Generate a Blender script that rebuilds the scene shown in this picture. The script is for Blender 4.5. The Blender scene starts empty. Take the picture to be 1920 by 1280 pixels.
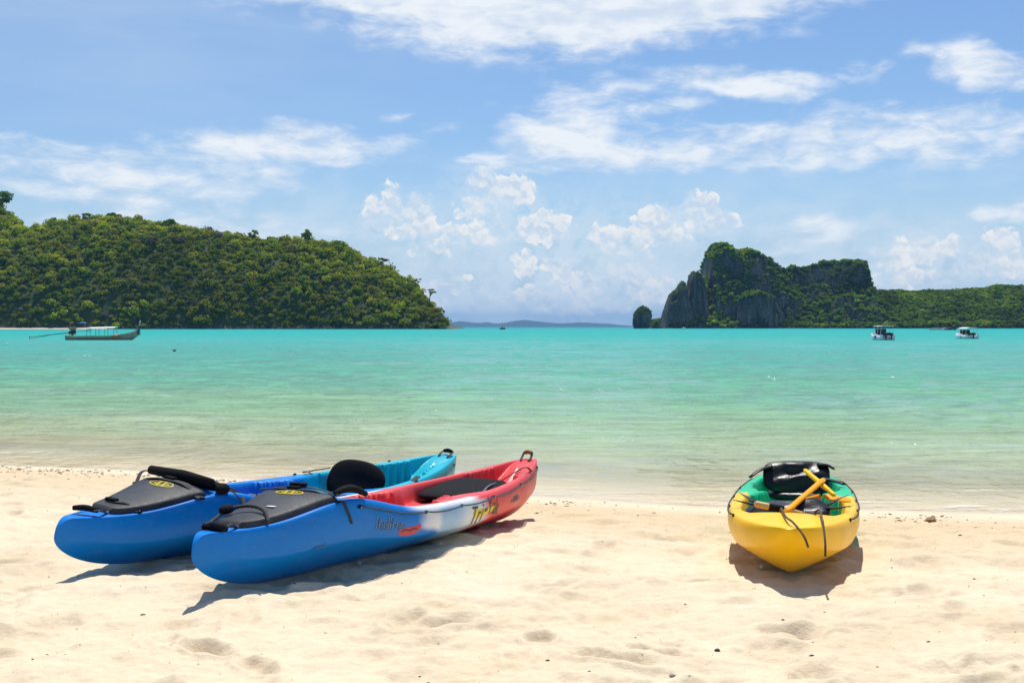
import bpy, bmesh, math, random
import numpy as np
from mathutils import Vector, Matrix

R = math.radians
rng = np.random.default_rng(7)
random.seed(7)
SC = bpy.context.scene
COL = SC.collection

# ------------------------------------------------------------------ camera
F_PX, HOR, CAM_Z = 2200.0, 613.0, 1.75          # focal length and horizon row for a 1920 x 1280 frame, eye height over the sea
cam_d = bpy.data.cameras.new('camera')
cam_d.sensor_width = 36.0
cam_d.lens = 36.0 * F_PX / 1920.0
cam_d.shift_y = -(640.0 - HOR) / 1920.0
cam_d.clip_start, cam_d.clip_end = 0.1, 40000.0
cam = bpy.data.objects.new('camera', cam_d)
COL.objects.link(cam)
cam.location = (0, 0, CAM_Z)
cam.rotation_euler = (R(90), 0, 0)
SC.camera = cam

# ------------------------------------------------------------------ sun and sky
SUN_EL, SUN_AZ = R(68), R(7)                     # azimuth clockwise from +Y (the way the camera looks)
sun_d = bpy.data.lights.new('sun', 'SUN')
sun_d.energy, sun_d.angle, sun_d.color = 5.0, R(0.53), (1.0, 0.955, 0.88)
sun = bpy.data.objects.new('sun', sun_d)
COL.objects.link(sun)
sd = Vector((math.cos(SUN_EL) * math.sin(SUN_AZ), math.cos(SUN_EL) * math.cos(SUN_AZ), math.sin(SUN_EL)))
sun.rotation_euler = sd.to_track_quat('Z', 'Y').to_euler()
sun.location = sd * 50

world = bpy.data.worlds.new('World')
SC.world = world
world.use_nodes = True


class NT:
    """small helper for writing node graphs"""
    dim = '3D'

    def __init__(self, tree):
        self.t = tree
        self.n = tree.nodes
        self.l = tree.links

    def new(self, typ, **kw):
        nd = self.n.new(typ)
        for k, v in kw.items():
            setattr(nd, k, v)
        return nd

    def put(self, sock, v):
        if isinstance(v, bpy.types.NodeSocket):
            self.l.new(v, sock)
        elif v is not None:
            if hasattr(sock.default_value, '__len__') and not hasattr(v, '__len__'):
                v = [v] * len(sock.default_value)
            if hasattr(sock.default_value, '__len__') and len(sock.default_value) == 4 and len(v) == 3:
                v = (*v, 1.0)
            sock.default_value = v

    def m(self, op, a, b=None, c=None, clamp=False):
        nd = self.new('ShaderNodeMath', operation=op, use_clamp=clamp)
        for i, v in enumerate((a, b, c)):
            if v is not None:
                self.put(nd.inputs[i], v)
        return nd.outputs[0]

    def vm(self, op, a, b=None, c=None, out=0):
        nd = self.new('ShaderNodeVectorMath', operation=op)
        for i, v in enumerate((a, b, c)):
            if v is not None:
                self.put(nd.inputs[i], v)
        return nd.outputs[out]

    def mapr(self, v, a, b, c=0.0, d=1.0, smooth=True):
        nd = self.new('ShaderNodeMapRange', interpolation_type='SMOOTHSTEP' if smooth else 'LINEAR')
        self.put(nd.inputs[0], v)
        for i, x in enumerate((a, b, c, d)):
            self.put(nd.inputs[i + 1], x)
        return nd.outputs[0]

    def mix(self, f, a, b, blend='MIX'):
        nd = self.new('ShaderNodeMix', data_type='RGBA', blend_type=blend)
        self.put(nd.inputs[0], f)
        self.put(nd.inputs[6], a)
        self.put(nd.inputs[7], b)
        return nd.outputs[2]

    def noise(self, vec, scale, detail=4.0, rough=0.55, dist=0.0, out='Fac', lac=2.0):
        nd = self.new('ShaderNodeTexNoise', noise_dimensions=self.dim)
        if vec is not None:
            self.put(nd.inputs['Vector'], vec)
        nd.inputs['Scale'].default_value = scale
        nd.inputs['Detail'].default_value = detail
        nd.inputs['Roughness'].default_value = rough
        nd.inputs['Lacunarity'].default_value = lac
        nd.inputs['Distortion'].default_value = dist
        return nd.outputs[out]

    def xyz(self, x=0.0, y=0.0, z=0.0):
        nd = self.new('ShaderNodeCombineXYZ')
        for i, v in enumerate((x, y, z)):
            self.put(nd.inputs[i], v)
        return nd.outputs[0]

    def sep(self, v):
        nd = self.new('ShaderNodeSeparateXYZ')
        self.put(nd.inputs[0], v)
        return nd.outputs

    def ramp(self, f, stops, interp='LINEAR'):
        nd = self.new('ShaderNodeValToRGB')
        cr = nd.color_ramp
        cr.interpolation = interp
        while len(cr.elements) < len(stops):
            cr.elements.new(0.5)
        for e, (p, c) in zip(cr.elements, stops):
            e.position = p
            e.color = (*c, 1.0)
        self.put(nd.inputs[0], f)
        return nd.outputs[0]

    def attr(self, name, out='Fac'):
        nd = self.new('ShaderNodeAttribute', attribute_name=name)
        return nd.outputs[out]


SKY_STRENGTH = 0.10


def build_world():
    w = NT(world.node_tree)
    w.dim = '2D'
    w.n.clear()
    out = w.new('ShaderNodeOutputWorld')
    bg = w.new('ShaderNodeBackground')
    w.l.new(bg.outputs[0], out.inputs[0])
    sky = w.new('ShaderNodeTexSky', sky_type='NISHITA')
    sky.sun_disc = False
    sky.sun_elevation, sky.sun_rotation = SUN_EL, SUN_AZ
    sky.altitude, sky.air_density, sky.dust_density, sky.ozone_density = 0.0, 1.0, 0.6, 3.0
    tc = w.new('ShaderNodeTexCoord')
    d = w.vm('NORMALIZE', tc.outputs['Generated'])
    x, y, z = w.sep(d)
    az = w.m('MULTIPLY', w.m('ARCTAN2', x, y), 180 / math.pi)
    el = w.m('MULTIPLY', w.m('ARCSINE', z), 180 / math.pi)
    # p holds 1/1000 of the pixel-like angular units: 10 deg = 0.384
    P = w.xyz(az, el, 0.0)

    def ang(u, v):
        a = math.atan((u - 960) / F_PX)
        return math.degrees(a), math.degrees(math.atan((HOR - v) / F_PX * math.cos(a)))

    warp = w.noise(P, 0.45, 3, 0.5, out='Color')
    Pw = w.vm('ADD', P, w.vm('MULTIPLY', w.vm('SUBTRACT', warp, (0.5, 0.5, 0.5)), (2.0, 0.8, 0.0)))

    def ell(cx, cy, rx, ry, amp=1.0, vec=None, tilt=0.0, soft=1.0):
        ca, ce = ang(cx, cy)
        k = math.degrees(1 / F_PX)
        vv = w.vm('SUBTRACT', vec if vec is not None else Pw, (ca, ce, 0))
        if tilt:
            sx, sy, _ = w.sep(vv)
            c, s = math.cos(tilt), math.sin(tilt)
            vv = w.xyz(w.m('MULTIPLY_ADD', sx, c, w.m('MULTIPLY', sy, s)), w.m('MULTIPLY_ADD', sy, c, w.m('MULTIPLY', sx, -s)), 0.0)
        q = w.vm('MULTIPLY', vv, (1 / (rx * k), 1 / (ry * k), 0))
        dd = w.vm('LENGTH', q, out=1)
        return w.mapr(dd, 1.0 + 0.35 * soft, 1.0 - 0.75 * soft, 0.0, amp)

    def add(lst):
        a = lst[0]
        for b in lst[1:]:
            a = w.m('MAXIMUM', a, b)
        return a

    # ---- high streaky sheets
    st = w.vm('MULTIPLY', P, (0.13, 0.55, 1.0))
    n_st = w.noise(st, 1.2, 4, 0.5, 0.15)
    st2 = w.vm('MULTIPLY', P, (0.38, 0.95, 1.0))
    n_st2 = w.noise(st2, 1.3, 6, 0.58, 0.25)
    n_s = w.m('MULTIPLY_ADD', n_st2, 0.5, w.m('MULTIPLY', n_st, 0.5))
    far_cov = w.mapr(w.noise(w.vm('MULTIPLY', P, (0.05, 0.16, 1)), 1.0, 3, 0.5), 0.42, 0.72, 0.0, 0.55)
    cov = add([
        ell(1130, -70, 560, 165, 2.0, tilt=R(3)), ell(1330, -30, 440, 90, 1.7, tilt=R(8)), ell(760, -45, 460, 85, 1.5),
        ell(1060, 255, 150, 62, 0.98), ell(1390, 155, 190, 36, 0.95, tilt=R(-8)),
        ell(1250, 195, 110, 26, 0.8), ell(1560, 262, 520, 70, 0.86), ell(1180, 300, 360, 34, 0.82), ell(1160, 190, 260, 60, 0.52),
        ell(1845, 125, 130, 46, 0.98, tilt=R(-14)), ell(1610, 135, 90, 26, 0.55), ell(540, 268, 240, 46, 1.0, tilt=R(2)),
        ell(600, 290, 120, 26, 0.8), ell(250, 320, 380, 75, 0.72), ell(480, 345, 160, 32, 0.7), ell(60, 300, 220, 60, 0.6),
        ell(230, 375, 100, 45, 0.85), ell(780, 228, 90, 18, 0.45), ell(300, 440, 560, 70, 0.5), ell(1500, 440, 120, 40, 0.75),
        ell(930, 300, 90, 16, 0.7), ell(1900, 400, 70, 24, 0.8)])
    cov = w.m('MAXIMUM', cov, w.m('MULTIPLY', far_cov, w.mapr(el, 13.0, 26.0)))
    a_st = w.mapr(w.m('ADD', cov, w.m('MULTIPLY', w.m('SUBTRACT', n_s, 0.5), 2.5)), 0.12, 1.25)
    a_st = w.m('MULTIPLY', a_st, w.mapr(cov, 0.0, 0.45))
    # ---- cumulus towers near the horizon
    warp2 = w.noise(P, 1.5, 4, 0.55, out='Color')
    Pc = w.vm('ADD', P, w.vm('MULTIPLY', w.vm('SUBTRACT', warp2, (0.5, 0.5, 0.5)), (0.65, 0.65, 0.0)))

    def billow(vec):
        vo = w.new('ShaderNodeTexVoronoi', feature='F1', voronoi_dimensions='2D', normalize=True)
        w.put(vo.inputs['Vector'], vec)
        vo.inputs['Scale'].default_value = 1.55
        vo.inputs['Detail'].default_value = 2.5
        vo.inputs['Roughness'].default_value = 0.45
        return w.m('SUBTRACT', 1.0, vo.outputs['Distance'])
    b0 = billow(Pc)
    b1 = billow(w.vm('ADD', Pc, (0.05, 0.22, 0.0)))
    cu = [ell(705, 402, 37, 36, 1, Pc), ell(735, 385, 27, 46, 1, Pc), ell(780, 398, 41, 41, 1.1, Pc), ell(760, 425, 73, 26, .95, Pc),
          ell(905, 348, 49, 41, 1.1, Pc), ell(965, 358, 46, 36, 1.05, Pc), ell(900, 385, 59, 41, .7, Pc),
          ell(1020, 428, 63, 36, 1, Pc), ell(1235, 412, 51, 38, 1.05, Pc), ell(1318, 395, 41, 41, 1.15, Pc), ell(1335, 420, 59, 31, 1.05, Pc),
          ell(1225, 440, 73, 26, .9, Pc), ell(810, 465, 59, 22, .78, Pc), ell(900, 440, 110, 31, .7, Pc), ell(1140, 450, 73, 34, .78, Pc),
          ell(1180, 505, 61, 53, .9, Pc), ell(1085, 535, 61, 43, .92, Pc), ell(1225, 540, 61, 41, .84, Pc), ell(985, 495, 32, 31, .7, Pc),
          ell(1055, 500, 49, 26, .72, Pc), ell(840, 552, 54, 41, .95, Pc), ell(795, 535, 41, 24, .85, Pc), ell(1010, 555, 73, 29, .88, Pc), ell(930, 565, 85, 26, .85, Pc),
          ell(1100, 575, 159, 22, .7, Pc), ell(860, 518, 27, 17, .75, Pc),
          ell(1740, 465, 85, 36, .8, Pc), ell(1870, 455, 44, 31, .85, Pc), ell(1870, 490, 85, 41, .85, Pc), ell(1680, 480, 73, 36, .7, Pc),
          ell(1690, 525, 73, 26, .72, Pc), ell(1790, 520, 73, 24, .7, Pc)]
    ccov = add(cu)
    gen = w.mapr(w.noise(w.vm('MULTIPLY', P, (0.11, 0.22, 1)), 1.0, 3, 0.5), 0.46, 0.66, 0.0, 0.8)
    gen = w.m('MULTIPLY', gen, w.m('MULTIPLY', w.mapr(el, 0.0, 2.0), w.mapr(el, 8.5, 4.5)))
    gen = w.m('MULTIPLY', gen, w.mapr(w.m('ABSOLUTE', az), 23.0, 28.0))      # beyond the view the towers go on at random
    ccov = w.m('MAXIMUM', ccov, gen)
    fine = w.noise(Pc, 2.2, 4, 0.55)
    dens = w.m('ADD', ccov, w.m('ADD', w.m('MULTIPLY', w.m('SUBTRACT', b0, 0.66), 1.3), w.m('MULTIPLY', w.m('SUBTRACT', fine, 0.5), 0.6)))
    soft = w.mapr(w.noise(P, 0.5, 3, 0.5), 0.38, 0.60, 0.30, 1.3)
    a_cu = w.mapr(w.m('DIVIDE', w.m('SUBTRACT', dens, 0.30), soft), 0.0, 1.0)
    a_cu = w.m('MULTIPLY', a_cu, w.mapr(ccov, 0.0, 0.22))
    relief = w.m('ADD', w.mapr(w.m('SUBTRACT', b0, b1), -0.16, 0.16, 0.0, 0.6), w.mapr(dens, 0.3, 1.1, 0.45, 0.0))
    # low veil that whitens the sky towards the horizon
    n_v = w.noise(w.vm('MULTIPLY', P, (0.25, 0.6, 1)), 1.0, 5, 0.6)
    veil = w.m('MULTIPLY', w.mapr(el, 10.0, 1.5), w.mapr(n_v, 0.34, 0.66, 0.30, 0.92))
    bank = add([ell(1030, 510, 430, 170, 0.95, soft=1.5), ell(1760, 500, 300, 120, 0.8, soft=1.5), ell(760, 430, 140, 80, 0.8, soft=1.4), ell(930, 395, 140, 85, 0.85, soft=1.4),
                ell(1290, 430, 160, 80, 0.85, soft=1.4)])
    veil = w.m('MAXIMUM', veil, w.m('MULTIPLY', bank, w.mapr(w.noise(Pc, 0.9, 5, 0.6), 0.36, 0.58, 0.25, 1.0)))
    veil = w.m('MAXIMUM', veil, w.m('MULTIPLY', ell(60, 20, 760, 230, 0.34, soft=1.6), w.mapr(n_st, 0.3, 0.7, 0.6, 1.0)))
    k = 1.0 / SKY_STRENGTH
    base = w.vm('MULTIPLY', sky.outputs[0], (0.90, 1.06, 1.22))
    base = w.mix(w.mapr(el, 7.0, 0.0, 0.0, 0.85), base, (0.40 * k, 0.58 * k, 0.80 * k))
    c0 = w.mix(veil, base, (0.66 * k, 0.79 * k, 0.91 * k))
    white = w.mix(w.mapr(n_s, 0.35, 0.62), (0.66 * k, 0.76 * k, 0.90 * k), (0.90 * k, 0.94 * k, 0.98 * k))
    c1 = w.mix(w.m('MULTIPLY', a_st, 0.94), c0, white)
    cuc = w.mix(relief, (0.60 * k, 0.72 * k, 0.86 * k), (0.97 * k, 0.96 * k, 0.93 * k))
    lift = w.mapr(el, 0.3, 3.0, 0.60, 0.97)
    c2 = w.mix(w.m('MULTIPLY', a_cu, lift), c1, cuc)
    w.put(bg.inputs[0], c2)
    bg.inputs[1].default_value = SKY_STRENGTH


build_world()

SC.view_settings.view_transform = 'Standard'
SC.view_settings.look = 'None'
SC.view_settings.exposure = 0.0
SC.view_settings.gamma = 1.0
SC.view_settings.use_curve_mapping = False
SC.render.engine = 'CYCLES'
cy = SC.cycles
cy.use_denoising = True
cy.max_bounces = 6
cy.diffuse_bounces = 3
cy.glossy_bounces = 3
cy.transparent_max_bounces = 12
cy.transmission_bounces = 4
cy.volume_bounces = 0
cy.sample_clamp_indirect = 6.0
world.cycles.sampling_method = 'NONE'            # a broad soft sky: no light map needed


# ------------------------------------------------------------------ numeric noise
def _hash(ix, iy, iz, seed):
    h = (ix.astype(np.int64) * 374761393 + iy.astype(np.int64) * 668265263 + iz.astype(np.int64) * 2147483647 + seed * 974634777) & 0xFFFFFFFF
    h = ((h ^ (h >> 13)) * 1274126177) & 0xFFFFFFFF
    h = (h ^ (h >> 16)) & 0xFFFFFFFF
    return h / 4294967295.0


def vnoise(x, y, z=None, seed=0):
    x = np.asarray(x, float); y = np.asarray(y, float)
    z = np.zeros_like(x) if z is None else np.asarray(z, float)
    ix, iy, iz = np.floor(x), np.floor(y), np.floor(z)
    fx, fy, fz = x - ix, y - iy, z - iz
    fx, fy, fz = [f * f * f * (f * (f * 6 - 15) + 10) for f in (fx, fy, fz)]
    r = 0
    for dx in (0, 1):
        for dy in (0, 1):
            for dz in (0, 1):
                wgt = (fx if dx else 1 - fx) * (fy if dy else 1 - fy) * (fz if dz else 1 - fz)
                r = r + wgt * _hash(ix + dx, iy + dy, iz + dz, seed)
    return r


def fbm(x, y, z=None, oct=4, seed=0, gain=0.5):
    a, s, t = 1.0, 0.0, 0.0
    x = np.asarray(x, float); y = np.asarray(y, float)
    z = None if z is None else np.asarray(z, float)
    for o in range(oct):
        s = s + a * vnoise(x, y, z, seed + o * 17)
        t += a
        a *= gain
        x, y = x * 2.03 + 11.3, y * 2.03 + 5.7
        z = None if z is None else z * 2.03 + 3.1
    return s / t


def sstep(a, b, x):
    t = np.clip((np.asarray(x, float) - a) / (b - a), 0, 1)
    return t * t * (3 - 2 * t)


# ------------------------------------------------------------------ mesh helpers
def mesh_obj(name, verts, faces, mat, parent=None, smooth=False, cols=None, attrs=None):
    """faces: (n,4)/(n,3) int array or a list of tuples"""
    me = bpy.data.meshes.new(name)
    verts = np.asarray(verts, dtype=np.float32).reshape(-1, 3)
    if isinstance(faces, np.ndarray):
        nf, k = faces.shape
        me.vertices.add(len(verts))
        me.vertices.foreach_set('co', verts.ravel())
        me.loops.add(nf * k)
        me.loops.foreach_set('vertex_index', faces.astype(np.int32).ravel())
        me.polygons.add(nf)
        me.polygons.foreach_set('loop_start', np.arange(0, nf * k, k, dtype=np.int32))
        me.polygons.foreach_set('loop_total', np.full(nf, k, dtype=np.int32))
        me.update(calc_edges=True)
    else:
        me.from_pydata(verts.tolist(), [], [tuple(int(i) for i in f) for f in faces])
        me.update()
    me.polygons.foreach_set('use_smooth', np.full(len(me.polygons), smooth, dtype=bool))
    if cols is not None:
        at = me.attributes.new('col', 'FLOAT_COLOR', 'POINT')
        c = np.ones((len(verts), 4), np.float32)
        c[:, :3] = cols
        at.data.foreach_set('color', c.ravel())
    for k, v in (attrs or {}).items():
        at = me.attributes.new(k, 'FLOAT', 'POINT')
        at.data.foreach_set('value', np.asarray(v, np.float32).ravel())
    me.validate()
    if mat:
        me.materials.append(mat)
    o = bpy.data.objects.new(name, me)
    COL.objects.link(o)
    if parent:
        o.parent = parent
    return o


def tag(o, label=None, cat=None, group=None, kind=None):
    if label: o['label'] = label
    if cat: o['category'] = cat
    if group: o['group'] = group
    if kind: o['kind'] = kind
    return o


def empty(name, loc=(0, 0, 0), rot=(0, 0, 0)):
    o = bpy.data.objects.new(name, None)
    o.empty_display_size = 0.2
    COL.objects.link(o)
    o.location = loc
    o.rotation_euler = rot
    return o


def grid_faces(nr, nc, wrap=False):
    i = np.arange(nr - 1)[:, None] * nc
    j = np.arange(nc if wrap else nc - 1)[None, :]
    j2 = (j + 1) % nc
    return np.stack([i + j, i + j2, i + nc + j2, i + nc + j], -1).reshape(-1, 4)


class MB:
    """collects simple shapes into one mesh"""
    def __init__(self):
        self.v, self.f = [], []

    def add(self, v, f):
        o = len(self.v)
        self.v += [tuple(map(float, p)) for p in v]
        self.f += [tuple(int(i) + o for i in q) for q in f]
        return self

    def box(self, c, s, M=None):
        v = [(c[0] + sx * s[0] / 2, c[1] + sy * s[1] / 2, c[2] + sz * s[2] / 2) for sx in (-1, 1) for sy in (-1, 1) for sz in (-1, 1)]
        if M is not None:
            v = [tuple(M @ Vector(p)) for p in v]
        return self.add(v, [(0, 1, 3, 2), (4, 6, 7, 5), (0, 4, 5, 1), (2, 3, 7, 6), (0, 2, 6, 4), (1, 5, 7, 3)])

    def tube(self, pts, r, n=8, cap=True, flat=None):
        """tube along pts; r number or list; flat=(a,b) makes an elliptic / strap section"""
        P = [Vector(p) for p in pts]
        m = len(P)
        rr = r if hasattr(r, '__len__') else [r] * m
        up = None
        v = []
        for i, p in enumerate(P):
            t = (P[min(i + 1, m - 1)] - P[max(i - 1, 0)])
            t = t.normalized() if t.length > 1e-9 else Vector((1, 0, 0))
            if up is None:
                up = Vector((0, 0, 1)) if abs(t.z) < 0.9 else Vector((1, 0, 0))
            s = t.cross(up)
            s = s.normalized() if s.length > 1e-6 else Vector((0, 1, 0))
            u = s.cross(t).normalized()
            up = u
            for k in range(n):
                a = 2 * math.pi * (k + 0.5) / n
                fa, fb = flat if flat else (1, 1)
                v.append(p + s * (math.cos(a) * rr[i] * fa) + u * (math.sin(a) * rr[i] * fb))
        f = [(i * n + k, i * n + (k + 1) % n, (i + 1) * n + (k + 1) % n, (i + 1) * n + k) for i in range(m - 1) for k in range(n)]
        if cap:
            f += [tuple(range(n - 1, -1, -1)), tuple((m - 1) * n + k for k in range(n))]
        return self.add(v, f)

    def ball(self, c, r, nu=10, nv=7, jit=0.0, seed=0):
        rr = r if hasattr(r, '__len__') else (r, r, r)
        rs = np.random.default_rng(seed)
        v = [(c[0], c[1], c[2] - rr[2])]
        for j in range(1, nv):
            th = math.pi * j / nv
            for i in range(nu):
                ph = 2 * math.pi * i / nu
                k = 1 + jit * (rs.random() - 0.5) * 2
                v.append((c[0] + rr[0] * k * math.sin(th) * math.cos(ph), c[1] + rr[1] * k * math.sin(th) * math.sin(ph), c[2] - rr[2] * k * math.cos(th)))
        v.append((c[0], c[1], c[2] + rr[2]))
        f = [(0, 1 + (i + 1) % nu, 1 + i) for i in range(nu)]
        for j in range(nv - 2):
            for i in range(nu):
                a, b = 1 + j * nu + i, 1 + j * nu + (i + 1) % nu
                f.append((a, b, b + nu, a + nu))
        last = len(v) - 1
        o = 1 + (nv - 2) * nu
        f += [(o + i, o + (i + 1) % nu, last) for i in range(nu)]
        return self.add(v, f)

    def build(self, name, mat, parent=None, smooth=False, bevel=0.0):
        o = mesh_obj(name, self.v, self.f, mat, parent, smooth)
        if bevel:
            b = o.modifiers.new('bevel', 'BEVEL')
            b.width = bevel
            b.segments = 2
            b.limit_method = 'ANGLE'
        return o


def catmull(pts, n):
    """n samples along a polyline, smooth"""
    P = np.asarray(pts, float)
    m = len(P)
    Q = np.vstack([2 * P[0] - P[1], P, 2 * P[-1] - P[-2]])
    t = np.linspace(0, m - 1 - 1e-9, n)
    i = t.astype(int)
    f = (t - i)[:, None]
    p0, p1, p2, p3 = Q[i], Q[i + 1], Q[i + 2], Q[i + 3]
    return 0.5 * (2 * p1 + (p2 - p0) * f + (2 * p0 - 5 * p1 + 4 * p2 - p3) * f ** 2 + (3 * p1 - p0 - 3 * p2 + p3) * f ** 3)


# ------------------------------------------------------------------ materials
def mat(name, color=(0.5, 0.5, 0.5), rough=0.5, var=0.12, nscale=8.0, bump=0.0, bscale=60.0, spec=0.5, metal=0.0, attr=False, coat=0.0):
    m = bpy.data.materials.new(name)
    m.use_nodes = True
    t = NT(m.node_tree)
    p = t.n['Principled BSDF']
    tc = t.new('ShaderNodeTexCoord')
    ob = tc.outputs['Object']
    base = t.attr('col', 'Color') if attr else None
    nz = t.noise(ob, nscale, 5, 0.6)
    k = t.mapr(nz, 0.25, 0.75, 1 - var, 1 + var, smooth=False)
    if base is None:
        rgb = t.new('ShaderNodeRGB')
        rgb.outputs[0].default_value = (*color, 1)
        base = rgb.outputs[0]
    c = t.vm('MULTIPLY', base, t.xyz(k, k, k))
    t.put(p.inputs['Base Color'], c)
    t.put(p.inputs['Roughness'], t.mapr(t.noise(ob, nscale * 3, 3), 0.3, 0.7, max(0.02, rough - 0.07), min(1, rough + 0.07), smooth=False))
    p.inputs['Specular IOR Level'].default_value = spec
    p.inputs['Metallic'].default_value = metal
    p.inputs['Coat Weight'].default_value = coat
    if bump:
        b = t.new('ShaderNodeBump')
        b.inputs['Strength'].default_value = bump
        b.inputs['Distance'].default_value = 0.01
        t.put(b.inputs['Height'], t.noise(ob, bscale, 4, 0.6))
        t.l.new(b.outputs[0], p.inputs['Normal'])
    return m


def kayak_plastic(name, sandy=0.5):
    """rotomoulded plastic: vertex colours, scuffs, grains of sand stuck to the lower hull"""
    m = bpy.data.materials.new(name)
    m.use_nodes = True
    t = NT(m.node_tree)
    p = t.n['Principled BSDF']
    ob = t.new('ShaderNodeTexCoord').outputs['Object']
    base = t.attr('col', 'Color')
    k = t.mapr(t.noise(ob, 3.0, 6, 0.6), 0.3, 0.7, 0.90, 1.08, smooth=False)
    c = t.vm('MULTIPLY', base, t.xyz(k, k, k))
    # long thin scratches
    sc = t.noise(t.vm('MULTIPLY', ob, (2.0, 90.0, 150.0)), 1.0, 3, 0.6)
    c = t.mix(t.mapr(sc, 0.63, 0.75, 0.0, 0.16), c, (0.55, 0.60, 0.62))
    c = t.mix(t.mapr(t.noise(t.vm('MULTIPLY', ob, (1.2, 5.0, 7.0)), 1.0, 6, 0.7), 0.55, 0.75, 0.0, 0.07), c, (0.60, 0.58, 0.52))
    # stuck sand, thicker towards the keel
    z = t.sep(ob)[2]
    gr = t.noise(ob, 190.0, 2, 0.7)
    pa = t.noise(ob, 5.5, 4, 0.6)
    low = t.mapr(z, 0.02, 0.34, 0.17, 0.0)
    thr = t.m('SUBTRACT', 0.86 - 0.05 * sandy, t.m('MULTIPLY', t.m('ADD', low, t.m('MULTIPLY', t.m('SUBTRACT', pa, 0.5), 0.22)), 0.6 + 0.5 * sandy))
    grain = t.mapr(t.m('SUBTRACT', gr, thr), 0.0, 0.03, 0.0, 0.85)
    c = t.mix(grain, c, (0.50, 0.40, 0.26))
    t.put(p.inputs['Base Color'], c)
    t.put(p.inputs['Roughness'], t.m('ADD', t.mapr(pa, 0.3, 0.7, 0.31, 0.43), t.m('MULTIPLY', grain, 0.4)))
    p.inputs['Specular IOR Level'].default_value = 0.24
    b = t.new('ShaderNodeBump')
    b.inputs['Strength'].default_value = 0.12
    b.inputs['Distance'].default_value = 0.01
    t.put(b.inputs['Height'], t.m('ADD', t.noise(ob, 14.0, 4, 0.55), t.m('MULTIPLY', t.noise(ob, 260.0, 2), 0.06)))
    t.l.new(b.outputs[0], p.inputs['Normal'])
    return m


def leaf_material(name, trans=0.42):
    m = bpy.data.materials.new(name)
    m.use_nodes = True
    t = NT(m.node_tree)
    t.n.clear()
    out = t.new('ShaderNodeOutputMaterial')
    c = t.attr('col', 'Color')
    di = t.new('ShaderNodeBsdfDiffuse')
    tr = t.new('ShaderNodeBsdfTranslucent')
    t.put(di.inputs[0], c)
    t.put(tr.inputs[0], t.vm('MULTIPLY', c, (1.1, 1.25, 0.6)))
    mx = t.new('ShaderNodeMixShader')
    mx.inputs[0].default_value = trans
    t.l.new(di.outputs[0], mx.inputs[1])
    t.l.new(tr.outputs[0], mx.inputs[2])
    t.l.new(mx.outputs[0], out.inputs[0])
    return m


M = {}
M['leaf'] = leaf_material('leaves')
M['bark'] = mat('bark', (0.16, 0.12, 0.085), 0.9, 0.3, 3.0)
M['black_fabric'] = mat('black_fabric', (0.009, 0.009, 0.011), 0.8, 0.3, 20, 0.4, 300, 0.12)
M['black_foam'] = mat('black_foam', (0.026, 0.028, 0.032), 0.5, 0.4, 9, 0.35, 120, 0.35)
M['black_vinyl'] = mat('black_vinyl', (0.009, 0.009, 0.010), 0.36, 0.3, 6, 0.3, 30, 0.35)
M['strap'] = mat('webbing', (0.035, 0.036, 0.04), 0.8, 0.25, 40, 0.4, 200)
M['grey_strap'] = mat('grey_webbing', (0.10, 0.10, 0.11), 0.8, 0.25, 40, 0.4, 200)
M['rope_dark'] = mat('dark_rope', (0.03, 0.035, 0.032), 0.8, 0.4, 90, 0.6, 150)
M['rope_green'] = mat('green_rope', (0.02, 0.07, 0.085), 0.7, 0.5, 70, 0.6, 150)
M['rope_brown'] = mat('brown_rope', (0.09, 0.055, 0.028), 0.8, 0.4, 60, 0.6, 150)
M['steel'] = mat('steel', (0.55, 0.55, 0.56), 0.3, 0.1, 20, metal=1.0)
M['print_yellow'] = mat('yellow_print', (0.62, 0.50, 0.03), 0.5)
M['print_bright'] = mat('bright_yellow_print', (0.80, 0.62, 0.02), 0.5)
M['print_green'] = mat('dark_green_print', (0.05, 0.075, 0.022), 0.5)
M['print_dark'] = mat('dark_print', (0.02, 0.04, 0.10), 0.5)
M['print_blue'] = mat('pale_blue_print', (0.12, 0.33, 0.62), 0.5)
M['print_red'] = mat('red_print', (0.62, 0.03, 0.035), 0.5)
M['print_white'] = mat('white_print', (0.8, 0.8, 0.8), 0.5)
M['paddle_orange'] = mat('orange_plastic', (0.88, 0.36, 0.0), 0.5, 0.12, 12, spec=0.2)
M['paddle_yellow'] = mat('yellow_plastic', (0.95, 0.58, 0.01), 0.5, 0.12, 12, spec=0.2)
M['tan_pipe'] = mat('tan_wood', (0.50, 0.34, 0.15), 0.5, 0.2, 20)
M['brown_grip'] = mat('brown_grip', (0.25, 0.10, 0.03), 0.6, 0.3, 30)
M['shell'] = mat('shell', (0.78, 0.74, 0.68), 0.4, 0.12, 40)
M['drift'] = mat('driftwood', (0.38, 0.33, 0.26), 0.85, 0.3, 25)
M['hull_red'] = kayak_plastic('tricolour_plastic', 0.35)
M['hull_teal'] = kayak_plastic('blue_teal_plastic', 0.35)
M['hull_yellow'] = kayak_plastic('yellow_green_plastic', 1.0)

# ------------------------------------------------------------------ beach
_sx = np.array([-60, -25, -6.5, -4.6, -1.6, 0.4, 1.9, 3.5, 4.8, 12, 40.0])
_sy = np.array([23, 18.5, 14.9, 14.35, 12.95, 12.05, 11.5, 11.25, 10.95, 9.6, 4.0])


def shore_y(x):
    return np.interp(x, _sx, _sy) + 0.16 * (fbm(np.asarray(x) * 0.55, np.asarray(x) * 0 + 3.3, oct=3, seed=5) - 0.5) * 2


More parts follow.
